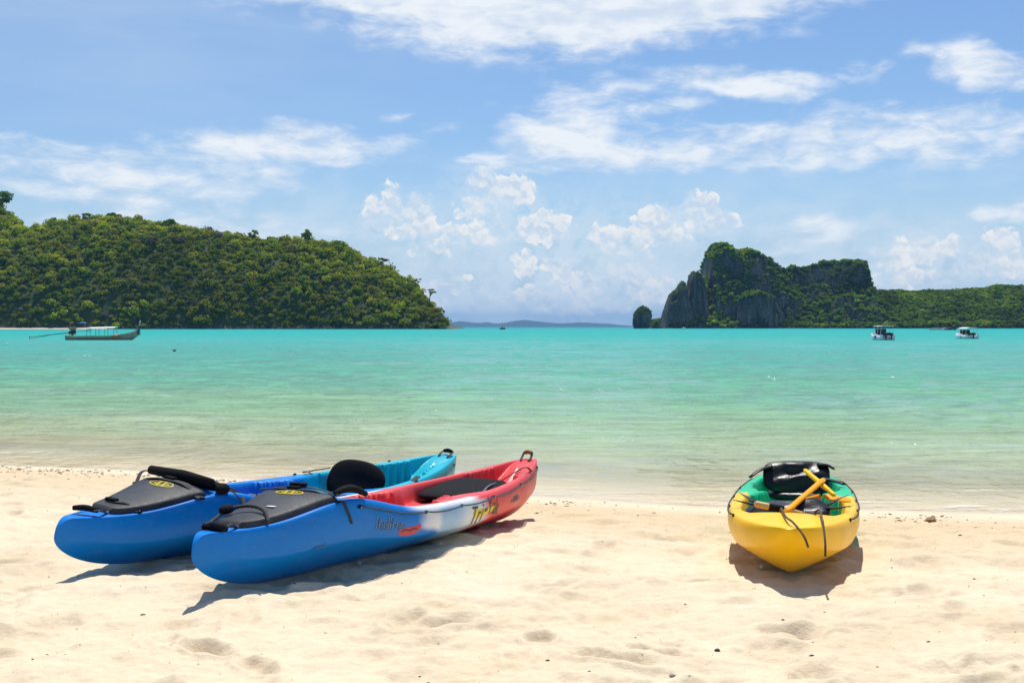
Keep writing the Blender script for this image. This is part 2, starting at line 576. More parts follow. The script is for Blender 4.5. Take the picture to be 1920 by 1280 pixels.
def beach_base(x, y):
    t = (shore_y(x) - y) * 0.95
    up = 0.46 * (1 - np.exp(-np.maximum(t, 0) / 3.6)) + 0.012 * np.maximum(t - 9, 0)
    dn = -0.018 * np.maximum(-t, 0) - 1.9 * (1 - np.exp(-np.maximum(-t - 4.0, 0) / 17.0))      # a nearly level shelf, then deeper
    return np.where(t > 0, up, dn), t


_foot = []
_fr = np.random.default_rng(21)
for i in range(420):
    Y = 3.6 + 9.0 * _fr.random() ** 1.25
    X = (_fr.random() - 0.5) * 1.25 * Y + 0.2
    _foot.append((X, Y, _fr.normal(0.3, 1.0), 0.10 + 0.10 * _fr.random(), 0.055 + 0.045 * _fr.random(), 0.006 + 0.020 * _fr.random() ** 1.3))
# the deep oval dent in the middle of the foreground and a few clear prints
_foot += [(0.40, 4.83, 2.6, 0.20, 0.085, 0.045), (0.12, 5.12, 1.6, 0.07, 0.06, 0.03), (-1.28, 4.9, 2.5, 0.13, 0.07, 0.035), (-1.0, 4.62, 2.2, 0.14, 0.06, 0.03),
          (1.28, 5.35, 0.2, 0.16, 0.08, 0.04), (-0.35, 5.35, 0.3, 0.2, 0.09, 0.03), (0.62, 4.95, 2.5, 0.16, 0.06, 0.03), (1.85, 4.75, 0.3, 0.22, 0.1, 0.035)]


def sand_z(x, y, detail=True):
    x = np.asarray(x, float); y = np.asarray(y, float)
    z, t = beach_base(x, y)
    if not detail:
        return z
    dry = sstep(0.7, 3.2, t)
    wx = x + 0.35 * (fbm(x * 1.1, y * 1.1, oct=2, seed=40) - 0.5)
    wy = y + 0.35 * (fbm(x * 1.1, y * 1.1, oct=2, seed=41) - 0.5)
    big = fbm(wx * 0.55, wy * 0.75, oct=3, seed=1) - 0.5
    mid = fbm(wx * 1.7, wy * 2.3, oct=3, seed=2) - 0.5
    rid = 1 - np.abs(2 * fbm(wx * 1.25, wy * 2.0, oct=3, seed=3) - 1)
    fine = fbm(x * 9, y * 11, oct=3, seed=4) - 0.5
    h = dry * (0.10 * big + 0.075 * mid + 0.050 * (rid - 0.75) + 0.026 * fine)
    h += (1 - dry) * sstep(0.0, 0.8, t) * 0.010 * mid
    # chewed-up strip just above the tide line
    strip = sstep(0.8, 1.8, t) * sstep(5.0, 3.0, t)
    h += strip * 0.045 * (fbm(x * 4.2, y * 5.0, oct=4, seed=9) - 0.5)
    for (fx, fy, a, la, lb, dp) in _foot:
        sel = (np.abs(x - fx) < 0.6) & (np.abs(y - fy) < 0.6)
        if not sel.any():
            continue
        dx, dy = x[sel] - fx, y[sel] - fy
        c, s = math.cos(a), math.sin(a)
        px, py = (dx * c + dy * s) / la, (-dx * s + dy * c) / lb
        q = np.sqrt(px * px + py * py) + 0.25 * (vnoise(dx * 14 + fx * 9, dy * 14 + fy * 9, seed=6) - 0.5)
        h[sel] += dry[sel] * dp * (-1.2 * sstep(1.15, 0.35, q) + 0.42 * np.exp(-((q - 1.35) / 0.28) ** 2))
    return z + h


ground_at = lambda x, y: float(sand_z(np.array([x]), np.array([y]), False)[0])
sandpt = lambda x, y: float(sand_z(np.array([x]), np.array([y]))[0])


def sand_material():
    m = bpy.data.materials.new('sand')
    m.use_nodes = True
    t = NT(m.node_tree)
    p = t.n['Principled BSDF']
    ob = t.new('ShaderNodeTexCoord').outputs['Object']
    tt = t.attr('shore')
    n1 = t.noise(ob, 1.6, 5, 0.6)
    n2 = t.noise(ob, 26.0, 4, 0.65)
    n3 = t.noise(ob, 320.0, 2, 0.7)
    c = t.ramp(t.m('ADD', t.m('MULTIPLY', n1, 0.6), t.m('MULTIPLY', n2, 0.4)), [(0.30, (0.62, 0.48, 0.31)), (0.5, (0.715, 0.585, 0.405)), (0.7, (0.775, 0.655, 0.485))])
    # coarser, browner sand along the tide line
    band = t.m('MULTIPLY', t.mapr(tt, 0.9, 1.7), t.mapr(tt, 4.4, 2.2))
    sp = t.mapr(t.noise(ob, 60.0, 3, 0.7), 0.50, 0.68)
    c = t.mix(t.m('MULTIPLY', band, t.mapr(n1, 0.35, 0.65, 0.25, 0.6)), c, (0.60, 0.43, 0.235))
    c = t.mix(t.m('MULTIPLY', t.m('MULTIPLY', band, sp), 0.45), c, (0.34, 0.22, 0.10))
    # damp strip and the sea bed
    wet = t.mapr(t.m('ADD', tt, t.m('MULTIPLY', t.m('SUBTRACT', n1, 0.5), 0.5)), 0.75, 0.30)
    c = t.mix(wet, c, (0.60, 0.50, 0.35))
    c = t.mix(t.mapr(tt, 0.05, -0.3), c, (0.66, 0.55, 0.37))
    g = t.mapr(n3, 0.62, 0.75, 0.0, 0.30)
    c = t.mix(g, c, (0.30, 0.22, 0.13))
    t.put(p.inputs['Base Color'], c)
    t.put(p.inputs['Roughness'], t.m('MULTIPLY_ADD', wet, -0.45, 0.92))
    p.inputs['Specular IOR Level'].default_value = 0.25
    b = t.new('ShaderNodeBump')
    b.inputs['Strength'].default_value = 0.8
    b.inputs['Distance'].default_value = 0.014
    hgt = t.m('ADD', t.m('MULTIPLY', t.noise(ob, 45.0, 5, 0.65), 0.7), t.m('MULTIPLY', n3, 0.12))
    t.put(b.inputs['Height'], t.m('MULTIPLY', hgt, t.m('SUBTRACT', 1.0, t.m('MULTIPLY', wet, 0.8))))
    t.l.new(b.outputs[0], p.inputs['Normal'])
    return m


M['sand'] = sand_material()


def build_sand():
    ys = np.concatenate([np.linspace(-30, 2, 16), np.geomspace(2.3, 3.6, 10)[:-1], np.geomspace(3.6, 16.5, 640), np.geomspace(17, 90, 60)])
    ka = np.concatenate([-np.geomspace(8, 0.52, 24)[:-1], np.linspace(-0.52, 0.52, 620), np.geomspace(0.52, 8, 24)[1:]])
    Yg, Kg = np.meshgrid(ys, ka, indexing='ij')
    Xg = Kg * np.maximum(Yg, 3.2)
    z = sand_z(Xg.ravel(), Yg.ravel())
    _, t = beach_base(Xg.ravel(), Yg.ravel())
    o = mesh_obj('beach', np.stack([Xg.ravel(), Yg.ravel(), z], -1), grid_faces(len(ys), len(ka)), M['sand'], smooth=True, attrs={'shore': t})
    tag(o, 'pale cream sand beach with soft dents and footprints', None, kind='structure')


build_sand()


# ------------------------------------------------------------------ sea
def water_material():
    m = bpy.data.materials.new('sea_water')
    m.use_nodes = True
    t = NT(m.node_tree)
    t.n.clear()
    out = t.new('ShaderNodeOutputMaterial')
    ob = t.new('ShaderNodeTexCoord').outputs['Object']
    off = t.attr('offshore')                         # metres from the waterline
    patch = t.noise(t.vm('MULTIPLY', ob, (0.05, 0.10, 1)), 1.0, 4, 0.6)
    o2 = t.m('MULTIPLY', off, t.mapr(patch, 0.3, 0.7, 0.72, 1.30, smooth=False))
    fac = t.m('DIVIDE', o2, t.m('ADD', o2, 25.0))
    c = t.ramp(fac, [(0.0, (0.66, 0.55, 0.33)), (0.06, (0.63, 0.54, 0.31)), (0.11, (0.50, 0.475, 0.265)), (0.16, (0.375, 0.425, 0.24)), (0.28, (0.25, 0.40, 0.235)),
                     (0.50, (0.14, 0.37, 0.26)), (0.70, (0.10, 0.365, 0.305)), (0.86, (0.055, 0.36, 0.325)), (0.96, (0.03, 0.355, 0.335)), (1.0, (0.03, 0.24, 0.28))])
    sm = t.noise(t.vm('MULTIPLY', ob, (0.35, 1.1, 1)), 1.0, 4, 0.6)
    k = t.mapr(t.m('ADD', t.m('MULTIPLY', sm, 0.5), t.m('MULTIPLY', t.noise(t.vm('MULTIPLY', ob, (1.3, 3.6, 1)), 1.0, 5, 0.65, 0.4), 0.5)), 0.34, 0.62, 0.74, 1.10)
    c = t.vm('MULTIPLY', c, t.xyz(k, k, k))
    di = t.new('ShaderNodeBsdfDiffuse')
    t.put(di.inputs[0], c)
    tr = t.new('ShaderNodeBsdfTransparent')
    t.put(tr.inputs[0], t.mix(t.mapr(off, 0.0, 5.0), (0.97, 0.97, 0.94), (0.72, 0.90, 0.80)))
    body = t.new('ShaderNodeMixShader')
    t.put(body.inputs[0], t.m('SUBTRACT', 1.0, t.m('EXPONENT', t.m('MULTIPLY', t.m('POWER', t.m('DIVIDE', off, 2.6), 2.0), -1.0))))
    t.l.new(tr.outputs[0], body.inputs[1])
    t.l.new(di.outputs[0], body.inputs[2])
    # ripples
    calm = t.mapr(t.noise(t.vm('MULTIPLY', ob, (0.06, 0.14, 1)), 1.0, 3, 0.55), 0.36, 0.66, 0.25, 1.0)
    w1 = t.noise(t.vm('MULTIPLY', ob, (2.4, 4.8, 1)), 1.0, 4, 0.6, 0.5)
    w2 = t.noise(t.vm('MULTIPLY', ob, (0.6, 1.3, 1)), 1.0, 4, 0.6, 0.4)
    w3 = t.noise(t.vm('MULTIPLY', ob, (0.10, 0.28, 1)), 1.0, 2, 0.5)
    h = t.m('ADD', t.m('MULTIPLY', t.m('ADD', t.m('MULTIPLY', w1, 0.15), t.m('MULTIPLY', w2, 0.26)), calm), t.m('MULTIPLY', w3, 0.20))
    b = t.new('ShaderNodeBump')
    b.inputs['Distance'].default_value = 1.0
    t.put(b.inputs['Strength'], t.mapr(off, 0.0, 9.0, 0.22, 0.95))
    h = t.m('ADD', h, t.m('MULTIPLY', t.noise(t.vm('MULTIPLY', ob, (1.2, 0.60, 1)), 1.0, 4, 0.6, 0.5), 0.26))
    t.put(b.inputs['Height'], h)
    t.l.new(b.outputs[0], di.inputs['Normal'])
    gl = t.new('ShaderNodeBsdfGlossy')
    t.put(gl.inputs['Roughness'], t.mapr(off, 4.0, 150.0, 0.05, 0.20, smooth=False))   # far off, unresolved waves spread the reflection
    t.put(gl.inputs[0], (1, 1, 1))
    t.l.new(b.outputs[0], gl.inputs['Normal'])
    fr = t.new('ShaderNodeFresnel')
    fr.inputs[0].default_value = 1.33
    t.l.new(b.outputs[0], fr.inputs['Normal'])
    mx = t.new('ShaderNodeMixShader')
    # cat's-paws: steeper little waves mirror less of the low sky than the slicks between them
    cp1 = t.noise(t.vm('MULTIPLY', ob, (1.2, 0.60, 1)), 1.0, 4, 0.6, 0.5)
    cp2 = t.noise(t.vm('MULTIPLY', ob, (0.30, 0.13, 1)), 1.0, 3, 0.55)
    paw = t.mapr(t.m('ADD', t.m('MULTIPLY', cp1, 0.6), t.m('MULTIPLY', cp2, 0.4)), 0.47, 0.58, 1.15, 0.05)
    paw = t.mix(t.mapr(off, 5.0, 18.0), (1, 1, 1), t.xyz(paw, paw, paw))
    t.put(mx.inputs[0], t.m('MULTIPLY', t.m('MULTIPLY', fr.outputs[0], t.mapr(off, 10.0, 220.0, 0.66, 0.14)), t.sep(paw)[0]))       # the mean over unresolved wave slopes is far below the flat-water value
    t.l.new(body.outputs[0], mx.inputs[1])
    t.l.new(gl.outputs[0], mx.inputs[2])
    # thin broken foam at the very edge, with sun sparkles painted in as white
    fo = t.new('ShaderNodeBsdfDiffuse')
    fo.inputs[0].default_value = (0.82, 0.80, 0.72, 1)
    fn = t.noise(t.vm('MULTIPLY', ob, (2.2, 7.0, 1)), 1.0, 5, 0.65)
    fl = t.noise(t.vm('MULTIPLY', ob, (0.35, 0.35, 1)), 1.0, 2, 0.5)
    edge = t.m('MULTIPLY', t.mapr(off, 0.02, 0.10), t.mapr(off, 0.9, 0.25))
    fm = t.m('MULTIPLY', t.m('MULTIPLY', edge, t.mapr(fn, 0.52, 0.66)), t.mapr(fl, 0.40, 0.60, 0.12, 0.8))
    wob = t.m('MULTIPLY', t.m('SUBTRACT', t.noise(t.vm('MULTIPLY', ob, (0.30, 0.30, 1)), 1.0, 3, 0.5), 0.5), 2.4)
    crest = t.mapr(t.m('ABSOLUTE', t.m('SUBTRACT', off, t.m('ADD', wob, 1.5))), 0.16, 0.02)  # second broken line: wavelet crests, their sparkles painted with the foam white
    cr2 = t.m('MULTIPLY', t.m('MULTIPLY', crest, t.mapr(t.noise(t.vm('MULTIPLY', ob, (5.0, 14.0, 1)), 1.0, 3, 0.7), 0.50, 0.62)), t.mapr(fl, 0.46, 0.62, 0.0, 0.8))
    fm = t.m('MAXIMUM', fm, cr2)
    mf = t.new('ShaderNodeMixShader')
    t.put(mf.inputs[0], fm)
    t.l.new(mx.outputs[0], mf.inputs[1])
    t.l.new(fo.outputs[0], mf.inputs[2])
    t.l.new(mf.outputs[0], out.inputs[0])
    return m


M['water'] = water_material()


def build_sea():
    n1 = 420
    ys = np.concatenate([np.geomspace(0.35, 60, n1), np.geomspace(66, 20900, 44)])     # metres beyond a line in front of the shore
    ka = np.concatenate([-np.geomspace(4, 0.56, 16)[:-1], np.linspace(-0.56, 0.56, 380), np.geomspace(0.56, 4, 16)[1:]])
    Yo, Kg = np.meshgrid(ys, ka, indexing='ij')
    # rows start a little inside the beach and fan out with distance
    X = Kg * (12.0 + Yo)
    Yb = shore_y(X) - 1.2
    fade = np.exp(-Yo / 25.0)
    Y = Yo + Yb * fade + 11.0 * (1 - fade)
    off = Y - shore_y(X)
    far = sstep(75, 45, Yo)
    a = np.maximum(off, 0)
    wob = 1.1 * (fbm(X * 0.25, Y * 0.25, oct=2, seed=12) - 0.5)
    swash = 0.007 * np.sin((a + wob) * 2 * math.pi / 1.9 + 0.6) ** 3 * np.exp(-a / 3.5) * sstep(0.0, 0.5, a)
    rip = 0.050 * (fbm(X * 0.55, Y * 1.3, oct=3, seed=14) - 0.5) * sstep(1.0, 8, a)
    rip2 = 0.022 * (fbm(X * 1.7, Y * 3.6, oct=2, seed=15) - 0.5) * sstep(0.5, 6, a)
    Z = (swash + rip + rip2) * far
    o = mesh_obj('sea', np.stack([X.ravel(), Y.ravel(), Z.ravel()], -1), grid_faces(len(ys), len(ka)), M['water'], smooth=True, attrs={'offshore': a.ravel()})
    tag(o, 'clear shallow turquoise sea', None, kind='structure')


build_sea()


# ------------------------------------------------------------------ foliage
def crown_mesh(pos, size, col, ncard, seed=0, lobes=5, card=0.16, flat=0.85):
    """Leaf cards for many crowns at once. pos (n,3) crown centres, size (n,), col (n,3). Returns verts, faces, cols."""
    r = np.random.default_rng(seed)
    n = len(pos)
    # lobes: offsets of smaller leaf balls inside each crown
    lo = r.normal(size=(n, lobes, 3))
    lo /= np.linalg.norm(lo, axis=2, keepdims=True)
    lo *= (0.30 + 0.35 * r.random((n, lobes, 1)))
    lo[..., 2] = np.abs(lo[..., 2]) * 0.75 - 0.12
    lr = 0.36 + 0.24 * r.random((n, lobes, 1))
    k = r.integers(0, lobes, (n, ncard))
    idx = np.arange(n)[:, None]
    d = r.normal(size=(n, ncard, 3))
    d[..., 2] += 0.35
    d /= np.linalg.norm(d, axis=2, keepdims=True)
    rad = lr[idx, k] * (0.72 + 0.36 * r.random((n, ncard, 1)))
    P = lo[idx, k] + d * rad
    P[..., 2] *= flat
    P = pos[:, None, :] + P * size[:, None, None]
    nr = 0.75 * d + 0.5 * r.normal(size=d.shape) + np.array([0.0, -0.30, 0.55])
    nr /= np.linalg.norm(nr, axis=2, keepdims=True)
    h = r.normal(size=d.shape)
    a = np.cross(nr, h)
    a /= np.linalg.norm(a, axis=2, keepdims=True) + 1e-9
    b = np.cross(nr, a)
    s = (card * (0.6 + 0.8 * r.random((n, ncard, 1)))) * size[:, None, None]
    V = np.stack([P - a * s - b * s * 0.3, P + a * s * 0.2 - b * s * 0.7, P + a * s + b * s * 0.3, P - a * s * 0.3 + b * s * 0.8], 2).reshape(-1, 3)
    F = np.arange(n * ncard * 4).reshape(-1, 4)
    jit = 0.78 + 0.44 * r.random((n, ncard, 1))
    lobj = (0.85 + 0.30 * r.random((n, lobes, 1)))[idx, k]
    C = np.repeat((col[:, None, :] * jit * lobj).reshape(-1, 3), 4, axis=0)
    return V, F, C


PAL = np.array([(0.140, 0.165, 0.018), (0.085, 0.125, 0.018), (0.050, 0.090, 0.018), (0.028, 0.058, 0.018), (0.110, 0.105, 0.030), (0.120, 0.120, 0.060), (0.17, 0.19, 0.03)]) * np.array([2.65, 2.3, 1.45])


def leaf_cols(n, w, seed):
    r = np.random.default_rng(seed)
    k = r.choice(len(PAL), n, p=np.array(w) / sum(w))
    c = PAL[k] * (0.8 + 0.4 * r.random((n, 1)))
    c = 0.45 * np.average(PAL, axis=0, weights=w)[None] + 0.55 * c
    return c


def px(u, v, Y):
    """point at depth Y that the photograph shows at (u, v)"""
    return np.array([(u - 960) / F_PX * Y, Y, CAM_Z - (v - HOR) / F_PX * Y])


def rock_material(name, veg=True, dark=1.0):
    m = bpy.data.materials.new(name)
    m.use_nodes = True
    t = NT(m.node_tree)
    p = t.n['Principled BSDF']
    ob = t.new('ShaderNodeTexCoord').outputs['Object']
    n1 = t.noise(t.vm('MULTIPLY', ob, (0.12, 0.12, 0.02)), 1.0, 7, 0.65)
    n2 = t.noise(t.vm('MULTIPLY', ob, (0.35, 0.35, 0.09)), 1.0, 6, 0.65)
    n3 = t.noise(ob, 0.025, 4, 0.6)
    c = t.ramp(n1, [(0.30, (0.030 * dark, 0.032 * dark, 0.034 * dark)), (0.45, (0.13 * dark, 0.105 * dark, 0.092 * dark)), (0.58, (0.25 * dark, 0.19 * dark, 0.155 * dark)), (0.75, (0.40 * dark, 0.33 * dark, 0.28 * dark))])
    c = t.mix(t.mapr(n2, 0.48, 0.66, 0.0, 0.75), c, (0.27 * dark, 0.175 * dark, 0.120 * dark))
    c = t.mix(t.mapr(n3, 0.40, 0.62, 0.0, 0.55), c, (0.055 * dark, 0.060 * dark, 0.055 * dark))
    if veg:
        g = t.mapr(t.m('ADD', t.sep(t.new('ShaderNodeNewGeometry').outputs['Normal'])[2], t.m('MULTIPLY', t.m('SUBTRACT', n2, 0.5), 1.1)), 0.36, 0.52)
        c = t.mix(g, c, t.ramp(n2, [(0.35, (0.022, 0.045, 0.014)), (0.65, (0.06, 0.085, 0.02))]))
    t.put(p.inputs['Base Color'], c)
    c = t.mix(t.mapr(t.noise(ob, 0.45, 6, 0.7), 0.40, 0.58, 0.6, 0.0), c, (0.020 * dark, 0.022 * dark, 0.022 * dark))
    t.put(p.inputs['Base Color'], c)
    p.inputs['Roughness'].default_value = 0.95
    p.inputs['Specular IOR Level'].default_value = 0.15
    b = t.new('ShaderNodeBump')
    b.inputs['Strength'].default_value = 0.9
    b.inputs['Distance'].default_value = 3.0
    t.put(b.inputs['Height'], t.m('ADD', n1, t.m('MULTIPLY', n2, 0.6)))
    t.l.new(b.outputs[0], p.inputs['Normal'])
    return m


def forest_floor():
    m = bpy.data.materials.new('forest_floor')
    m.use_nodes = True
    t = NT(m.node_tree)
    p = t.n['Principled BSDF']
    ob = t.new('ShaderNodeTexCoord').outputs['Object']
    z = t.sep(ob)[2]
    n = t.noise(ob, 0.12, 6, 0.65)
    c = t.ramp(n, [(0.35, (0.028, 0.044, 0.010)), (0.65, (0.055, 0.075, 0.018))])
    rock = t.ramp(t.noise(ob, 0.30, 6, 0.65), [(0.35, (0.035, 0.028, 0.022)), (0.65, (0.15, 0.12, 0.09))])
    c = t.mix(t.mapr(t.m('ADD', z, t.m('MULTIPLY', n, 5.0)), 6.2, 4.2), c, rock)
    t.put(p.inputs['Base Color'], c)
    p.inputs['Roughness'].default_value = 1.0
    return m


M['floor'] = forest_floor()
M['rock'] = rock_material('limestone', True, 0.95)

# ---- wooded hill across the bay (its front foot about 1000 m away)
HILL_Y = 1000.0
_hu = np.array([-620, -420, -260, -120, -40, 0, 30, 50, 90, 150, 215, 300, 370, 440, 520, 575, 640, 690, 730, 765, 795, 815, 830, 842, 848])
_hv = np.array([560, 470, 380, 352, 368, 384, 408, 428, 424, 411, 411, 420, 432, 443, 451, 449, 462, 486, 505, 530, 556, 580, 598, 611, 620])


def hill_profile(x):
    u = 960 + x / 1110.0 * F_PX
    u = 960 + x / (1026.0 / (1 - 1.05 * np.maximum(HOR - np.interp(u, _hu, _hv), 0) / F_PX)) * F_PX
    k = (HOR - np.interp(u, _hu, _hv)) / F_PX
    return np.maximum(k * 1026.0 / (1 - 1.05 * np.maximum(k, 0)), -6.0)       # the crest lies 26 m + 1.05 H behind the foot


def hill_z(x, y):
    H = hill_profile(x)
    D = 26 + np.maximum(H, 0) * 1.05
    gul = 8.0 * (fbm(x * 0.016, y * 0.016, oct=3, seed=31) - 0.5)
    t = (y - HILL_Y - gul * 0.6) / D
    up = np.clip(t, 0, 1)
    s = np.where(t < 1, 0.12 * (1 - (1 - up) ** 8) + 0.88 * (1 - (1 - up) ** 1.55), 1 - 0.35 * np.clip(t - 1, 0, 2) ** 1.2)
    z = H * s + (fbm(x * 0.05, y * 0.05, oct=3, seed=32) - 0.5) * 5 * np.clip(t * 3, 0, 1) * np.clip(H / 30, 0, 1)
    return np.where(t < 0, np.maximum(t * D * 0.5, -3), z)


def build_hill():
    xs = np.arange(-760, -48, 4.0)
    ys = np.concatenate([np.arange(HILL_Y - 12, HILL_Y + 150, 3.0), np.arange(HILL_Y + 150, HILL_Y + 420, 12.0)])
    Xg, Yg = np.meshgrid(xs, ys, indexing='ij')
    Z = hill_z(Xg, Yg)
    o = mesh_obj('hill', np.stack([Xg.ravel(), Yg.ravel(), Z.ravel()], -1), grid_faces(len(xs), len(ys)), M['floor'], smooth=True)
    tag(o, 'steep wooded hill rising from the water across the bay', None, kind='structure')
    # trees of the wood: one mass
    r = np.random.default_rng(33)
    n = 20000
    x = r.uniform(-660, -52, n)
    y = HILL_Y + 1 + r.random(n) ** 0.9 * 190
    H = hill_profile(x)
    D = 26 + np.maximum(H, 0) * 1.05
    keep = (H > 3.0) & (y < HILL_Y + D * 1.25 + 6)
    x, y = x[keep], y[keep]
    # thin out overlapping crowns
    size = 2.1 + 5.6 * r.random(len(x)) ** 2.6
    cell = {}
    ok = np.zeros(len(x), bool)
    for i in range(len(x)):
        key = (int(x[i] // 6), int(y[i] // 6))
        good = True
        for a in (-1, 0, 1):
            for b in (-1, 0, 1):
                for j in cell.get((key[0] + a, key[1] + b), ()):
                    if (x[i] - x[j]) ** 2 + ((y[i] - y[j]) * 1.15) ** 2 < (0.42 * (size[i] + size[j])) ** 2:
                        good = False
                        break
        if good:
            ok[i] = True
            cell.setdefault(key, []).append(i)
    x, y, size = x[ok], y[ok], size[ok]
    z = hill_z(x, y)
    pos = np.stack([x, y, z + size * (0.25 + 0.4 * r.random(len(x)))], -1)
    ln = fbm(x * 0.018, z * 0.03, oct=3, seed=36)
    c = leaf_cols(len(x), (4.0, 5, 4, 2.2, 2.4, 1.0, 1.0), 35)
    k = np.clip((ln - 0.5) * 5, -1, 1)[:, None]
    c = c * (1 + 0.30 * k) + np.array([0.02, 0.012, 0.0]) * np.clip(k, 0, 1)
    # a few greyish flowering or bare crowns
    g = r.random(len(x)) < 0.012
    c[g] = np.array([0.16, 0.135, 0.125]) * (0.7 + 0.5 * r.random((g.sum(), 1)))
    V, Fc, C = crown_mesh(pos, size, c, 140, 37, lobes=8, card=0.15)
    fo = mesh_obj('forest', V, Fc, M['leaf'], cols=C)
    tag(fo, 'dense mixed green tropical wood covering the hill across the bay', 'forest', kind='stuff')


build_hill()


# ---- single trees that stand out against the sky
def tree(u, v_top, v_base, Y, width, label, group, style='round', shade=2, seed=0, on=None, lean=0.0):
    top = px(u, v_top, Y)
    base = px(u, v_base, Y)
    if on is not None:           # stand on that ground, keep the crown where it shows
        base[2] = min(float(on(base[0:1], base[1:2])[0]), top[2] - 6.0) - 0.5
    h = top[2] - base[2]
    wd = width / F_PX * Y
    root = empty('tree', base)
    tag(root, label, 'tree', group)
    r = np.random.default_rng(seed)
    mb = MB()
    rt = max(0.25, h * 0.028)
    cz = h * (0.62 if style == 'round' else 0.80)
    bend = r.normal(0, 0.04 * h, 2)
    mb.tube([(0, 0, -4.0), (bend[0] * 0.3, 0, h * 0.3), (bend[0] + lean * 0.5, bend[1], cz), (bend[0] * 1.2 + lean, bend[1], h * 0.93)], [rt * 1.3, rt, rt * 0.7, rt * 0.25], 7)
    pos, size = [], []
    nl = {'round': 7, 'umbrella': 6, 'sparse': 6}[style]
    for i in range(nl):
        a = 2 * math.pi * (i + r.random() * 0.7) / nl
        if style == 'round':
            q = np.array([math.cos(a) * wd * 0.27, math.sin(a) * wd * 0.27, h * (0.32 + 0.48 * r.random())])
            s = wd * 0.27
        elif style == 'umbrella':
            q = np.array([math.cos(a) * wd * 0.26, math.sin(a) * wd * 0.26, h * (0.72 + 0.20 * r.random())])
            s = wd * 0.22
        else:
            q = np.array([math.cos(a) * wd * 0.30, math.sin(a) * wd * 0.3, h * (0.52 + 0.42 * r.random())])
            s = wd * 0.15
        q[0] += lean
        pos.append(q)
        size.append(s)
        mb.tube([(bend[0] * 0.6 + lean * 0.4, bend[1] * 0.6, cz * 0.72), tuple(q * [0.6, 0.6, 0.93]), tuple(q)], [rt * 0.5, rt * 0.33, rt * 0.12], 5)
    if style == 'round':
        pos.append(np.array([lean, 0, h * 0.84])); size.append(wd * 0.26)
    mb.build('trunk', M['bark'], root, True)
    pos, size = np.array(pos), np.array(size)
    col = np.tile(PAL[max(1, shade - 1)] * (0.85 + 0.3 * r.random()), (len(pos), 1))
    V, Fc, C = crown_mesh(pos, size, col, 130, seed + 1, lobes=5, card=0.17, flat=0.8 if style == 'round' else 0.65)
    mesh_obj('crown', V, Fc, M['leaf'], root, cols=C)
    return root


GR = 'trees on the skyline of the wooded hill'
Yr = 1085
for i, (u, vt, vb, wd, st, sh, lab, lean) in enumerate([
        (4, 357, 392, 44, 'round', 3, 'tall dark tree cut by the frame edge, topmost of the wooded hill', 0),
        (100, 408, 428, 22, 'round', 2, 'low green tree on the ridge just beside the tall tree at the frame edge', 0),
        (163, 399, 420, 24, 'round', 1, 'bright round green tree at the highest point of the long ridge', 0),
        (183, 402, 420, 22, 'round', 3, 'dark round tree touching the bright green one on the ridge top', 0),
        (214, 400, 420, 30, 'round', 3, 'wide dark domed tree on the ridge, on the seaward side of the bright round one', 0),
        (318, 411, 428, 28, 'round', 3, 'wide dark tree a third of the way down the ridge line', 0),
        (475, 430, 450, 20, 'round', 3, 'small dark tree at mid ridge between the two wide dark trees', 0),
        (575, 430, 452, 22, 'round', 2, 'lone rounded tree standing proud at the shoulder of the hill', 0),
        (638, 451, 470, 22, 'round', 2, 'green tree where the ridge begins its steep fall to the sea', 0),
        (719, 484, 512, 24, 'umbrella', 3, 'flat topped dark tree on the steep seaward slope', 0),
        (733, 492, 520, 12, 'sparse', 5, 'thin half bare tree beside the flat topped one on the seaward slope', 0),
        (778, 522, 560, 24, 'sparse', 3, 'gangly open crowned tree leaning out above the point', 1.5),
        (806, 540, 582, 20, 'umbrella', 2, 'slender umbrella shaped tree nearest the end of the point', 2.0)]):
    k = (HOR - float(np.interp(u, _hu, _hv))) / F_PX
    tree(u, vt, vb, 1026.0 / (1 - 1.05 * k) - 3, wd, lab, GR, st, sh, 50 + i, on=hill_z, lean=lean)

# ---- limestone headland (about 1500 m away)
HEAD_Y = 1500.0
_mass = [  # (silhouette in photo pixels, front foot Y, depth, front steepness)
    ([(1244, 620), (1248, 575), (1256, 553), (1268, 545), (1279, 529), (1284, 530), (1287, 552), (1292, 575), (1300, 620)], 1500, 70, 7.0),
    ([(1280, 620), (1288, 545), (1290, 522), (1296, 510), (1306, 508), (1314, 520), (1319, 540), (1330, 620)], 1512, 60, 7.0),
    ([(1300, 620), (1318, 540), (1327, 505), (1331, 476), (1340, 459), (1352, 454), (1366, 458), (1380, 468), (1400, 468), (1420, 480), (1450, 498), (1470, 512), (1500, 545), (1540, 585), (1560, 620)], 1512, 150, 2.6),
    ([(1370, 620), (1385, 560), (1400, 548), (1425, 548), (1448, 558), (1462, 585), (1470, 620)], 1499, 60, 8.0),
    ([(1430, 620), (1450, 560), (1464, 520), (1485, 505), (1510, 503), (1545, 496), (1580, 493), (1610, 492), (1622, 497), (1625, 530), (1634, 548), (1645, 620)], 1530, 150, 3.0),
    ([(1480, 620), (1500, 580), (1540, 562), (1590, 556), (1640, 560), (1700, 590), (1720, 620)], 1505, 90, 3.0),
    ([(1540, 620), (1600, 556), (1640, 545), (1700, 546), (1760, 546), (1830, 543), (1900, 536), (1980, 530), (2150, 500), (2400, 470), (2700, 520), (2900, 620)], 1520, 190, 1.5),
    ([(1240, 620), (1262, 600), (1300, 592), (1360, 596), (1420, 604), (1500, 607), (1600, 605), (1700, 604), (2000, 606), (2900, 612)], 1494, 50, 3.0)]


